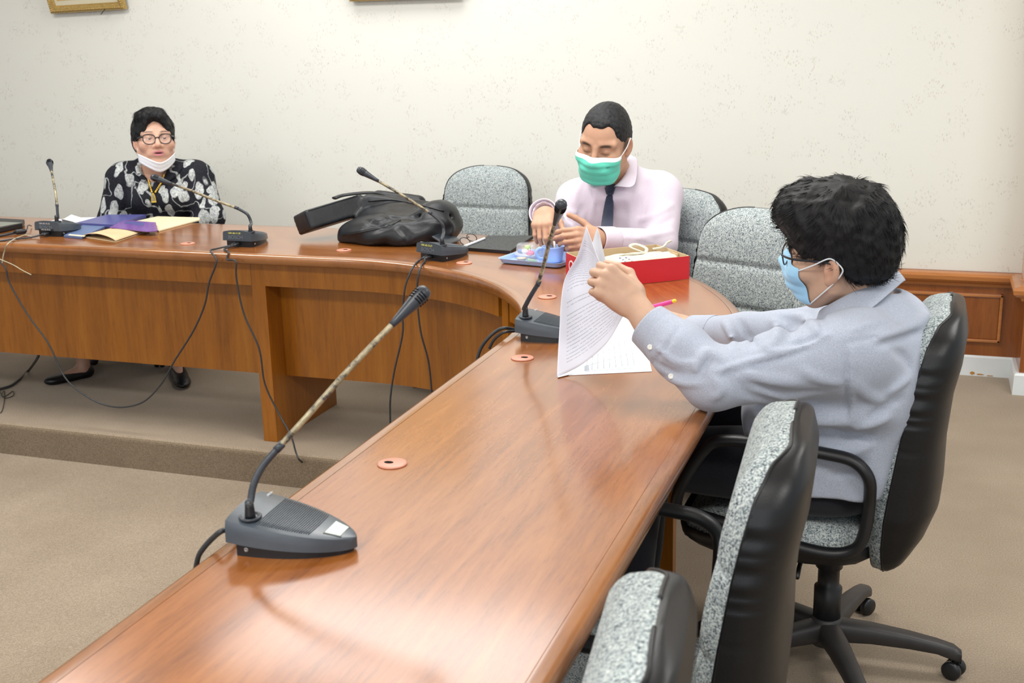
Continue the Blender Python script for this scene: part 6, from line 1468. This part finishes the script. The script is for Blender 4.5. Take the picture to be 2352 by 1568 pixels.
tag(mk('stirrer', *tube([at(1268, 524, 3.80), at(1272, 548, 3.77), at(1274, 566, 3.75), cpx+np.array([0.002, 0.0, 0.012])], 0.0036, 8, squash=0.5), M['clear2']), 'clear plastic stirrer standing in the pale blue cup', 'stirrer')
dpx = onz(1207, 594, T+0.005)+np.array([0, 0.02, 0]); tub = thing('snack_tub', 'clear domed plastic tub of sweets on the tray', 'tub', (dpx[0], dpx[1], T+0.0045))
mk('tub_base', *lathe([(0.0001, 0.0), (0.032, 0.0), (0.036, 0.010), (0.042, 0.012), (0.042, 0.014), (0.035, 0.0125), (0.031, 0.002), (0.0001, 0.0015)], 32), M['clear'], tub)
mk('tub_lid', *lathe([(0.042, 0.0142), (0.040, 0.016), (0.0375, 0.018), (0.0345, 0.043), (0.030, 0.0475), (0.0001, 0.0485)], 32), M['clear'], tub)
def sweet(label, off, r, col, kind=0, seed=0):
    c = np.array([dpx[0], dpx[1], T+0.006])+np.array(off); q = SDF(); q.add(sd_ell(c, r)); q.disp(lambda P: 0.0012*nz(P, 260, seed)); V, F = sdf_mesh(q, c-0.03, c+0.03, 0.0022)
    o = tag(mk('sweet', V, F, plain('sweet_'+label.split()[0], srgb(*col), 0.35, 0.5, 0.04, 60)), label, 'sweet', None)
    mk('wrapper_twist', *tube([c+np.array([r[0]*0.8, 0, 0]), c+np.array([r[0]*1.15, 0, 0.002]), c+np.array([r[0]*1.55, 0.002, 0.006])], [0.003, 0.0015, 0.005], 8), M['clear2'], o); return o
sweet('blue wrapped sweet at the left inside the clear tub', (-0.021, -0.004, 0.020), (0.011, 0.010, 0.008), (40, 100, 170), 0, 1)
sweet('green sweet on top inside the clear tub', (0.0, 0.006, 0.031), (0.011, 0.010, 0.009), (160, 208, 74), 0, 2)
sweet('pink wrapped sweet at the right inside the clear tub', (0.012, -0.008, 0.016), (0.016, 0.011, 0.009), (232, 92, 148), 0, 3)
sweet('white wrapped sweet in the middle of the clear tub', (-0.004, -0.012, 0.022), (0.011, 0.009, 0.008), (226, 222, 222), 0, 4)
pz = onz(1198, 602, T+0.005); pud = thing('pudding_cup', 'tiny beige dessert cup in front of the clear tub', 'dessert', (pz[0], pz[1], T+0.0045)); mk('cup', *lathe([(0.0001, 0.0), (0.012, 0.0), (0.0155, 0.014), (0.017, 0.015), (0.0001, 0.0155)], 20), plain('beige_dessert', srgb(226, 204, 178), 0.4, 0.5, 0.03), pud)
pz = onz(1222, 601, T+0.012); q = SDF(); q.add(sd_box(pz, (0.016, 0.012, 0.008), np.array(Matrix.Rotation(0.5, 3, 'Z') @ Matrix.Rotation(0.3, 3, 'Y')), 0.003)); q.disp(lambda P: 0.0015*nz(P, 200, 0.4)); V, F = sdf_mesh(q, pz-0.03, pz+0.03, 0.0022)
tag(mk('sweet', V, F, plain('leaf_green_wrap', srgb(142, 168, 146), 0.35, 0.5, 0.05, 60)), 'dull green wrapped sweet between the tub and the cup', 'sweet')

# ================================================= TABLET COVER, PENS, SPECTACLES, PHONE
k = N('grey_felt', 0.9, 0.2); v = k.coords('Object'); k.color(k.ramp(k.noise(v, 420, 3, 0.7), [(0.38, srgb(44, 46, 47)), (0.52, srgb(78, 80, 80)), (0.66, srgb(110, 112, 110))])); M['felt'] = k.m
nb = flat('tablet_case', 'dark grey felt tablet case lying beside the pale blue tray', 'case', [(1062, 574), (1122, 546.5), (1226, 546.5), (1172, 582)], T+0.001, 0.009, 'felt')
mk('case_edge', *sheet(ccw([(1061, 574.6), (1064, 573.4), (1174, 580.8), (1172, 583)]), T+0.001, 0.0105), M['plastic'], nb, False)
wp = tag(mk('stylus', *tube([onz(1066, 566, T+.014), onz(1068, 565, T+.014), onz(1110, 548.5, T+.014), onz(1114, 547, T+.014)], [0.002, 0.0042, 0.0042, 0.003], 10), M['paper']), 'white stylus along the left edge of the felt tablet case', 'stylus')
M['pencil'] = plain('pencil_wood', srgb(196, 158, 104), 0.6, 0.3, 0.04)
pc_ = tag(mk('pencil', *tube([onz(1048, 569, T+.005), onz(1064, 579.5, T+.005), onz(1068, 582, T+.005)], [0.0042, 0.0042, 0.0034], 7), M['pencil']), 'short tan pencil beside the nose of the microphone by the bag', 'pencil')
mk('pencil_paint', *tube([onz(1046, 567.5, T+.005), onz(1060, 577, T+.005)], 0.0046, 7), M['plastic'], pc_)
ph = [at(1012, 562, 4.16), at(1024, 559, 4.11), at(1058, 545, 4.20), at(1046, 549, 4.26)]
pA = onz(1026, 562, T+0.012); pB = onz(1056, 549, T+0.012); dd = unit(pB-pA); sd_ = np.array([-dd[1], dd[0], 0]); tl_ = unit(sd_*0.85+np.array([0, 0, 0.5]))
tag(mk('phone', *box((-0.005, 0.0, -0.0035), (np.linalg.norm(pB-pA), 0.062, 0.0035), 0.003, frame_mat(pA-np.array([0, 0, 0.004]), dd, tl_, np.cross(dd, tl_))), plain('slate_phone', srgb(40, 46, 54), 0.25, 0.5, 0.03)), 'dark phone with slate edge leaning on the bag', 'phone')
sp = thing('spectacles', 'folded black rimmed spectacles lying between bag and felt case', 'glasses', tuple(onz(1076, 560)))
r1, r2 = at(1068, 554, 4.13), at(1083.5, 545.5, 4.17); nv = unit(CAM-r1+np.array([0.5, 0, 0.8])); xr = unit(r2-r1-nv*np.dot(r2-r1, nv)); yr = np.cross(nv, xr)
for c in (r1, r2):
    ring = [c+0.0185*math.cos(a)*(xr*0.55-yr*0.83)+0.0125*math.sin(a)*(xr*0.83+yr*0.55) for a in np.linspace(0, 2*math.pi, 22, endpoint=False)]
    rm = mk('rim', *tube(ring, 0.0016, 6, closed=True), M['frame_black'], sp, world=True); mk('lens', np.vstack([ring, [c]]), [(i, (i+1) % 22, 22) for i in range(22)], M['lens'], rm, world=True)
mk('bridge', *tube(catmull([r1*0.62+r2*0.38+np.array([0, 0, .006]), (r1+r2)/2+np.array([0, 0, .010]), r1*0.38+r2*0.62+np.array([0, 0, .006])], 4), 0.0015, 6), M['frame_black'], sp, world=True)
mk('temple', *tube(catmull([r1-xr*0.012-yr*0.006, onz(1060, 563, T+.006), onz(1064, 568, T+.004), onz(1072, 569, T+.004)], 5), 0.0016, 6), M['frame_black'], sp, world=True)
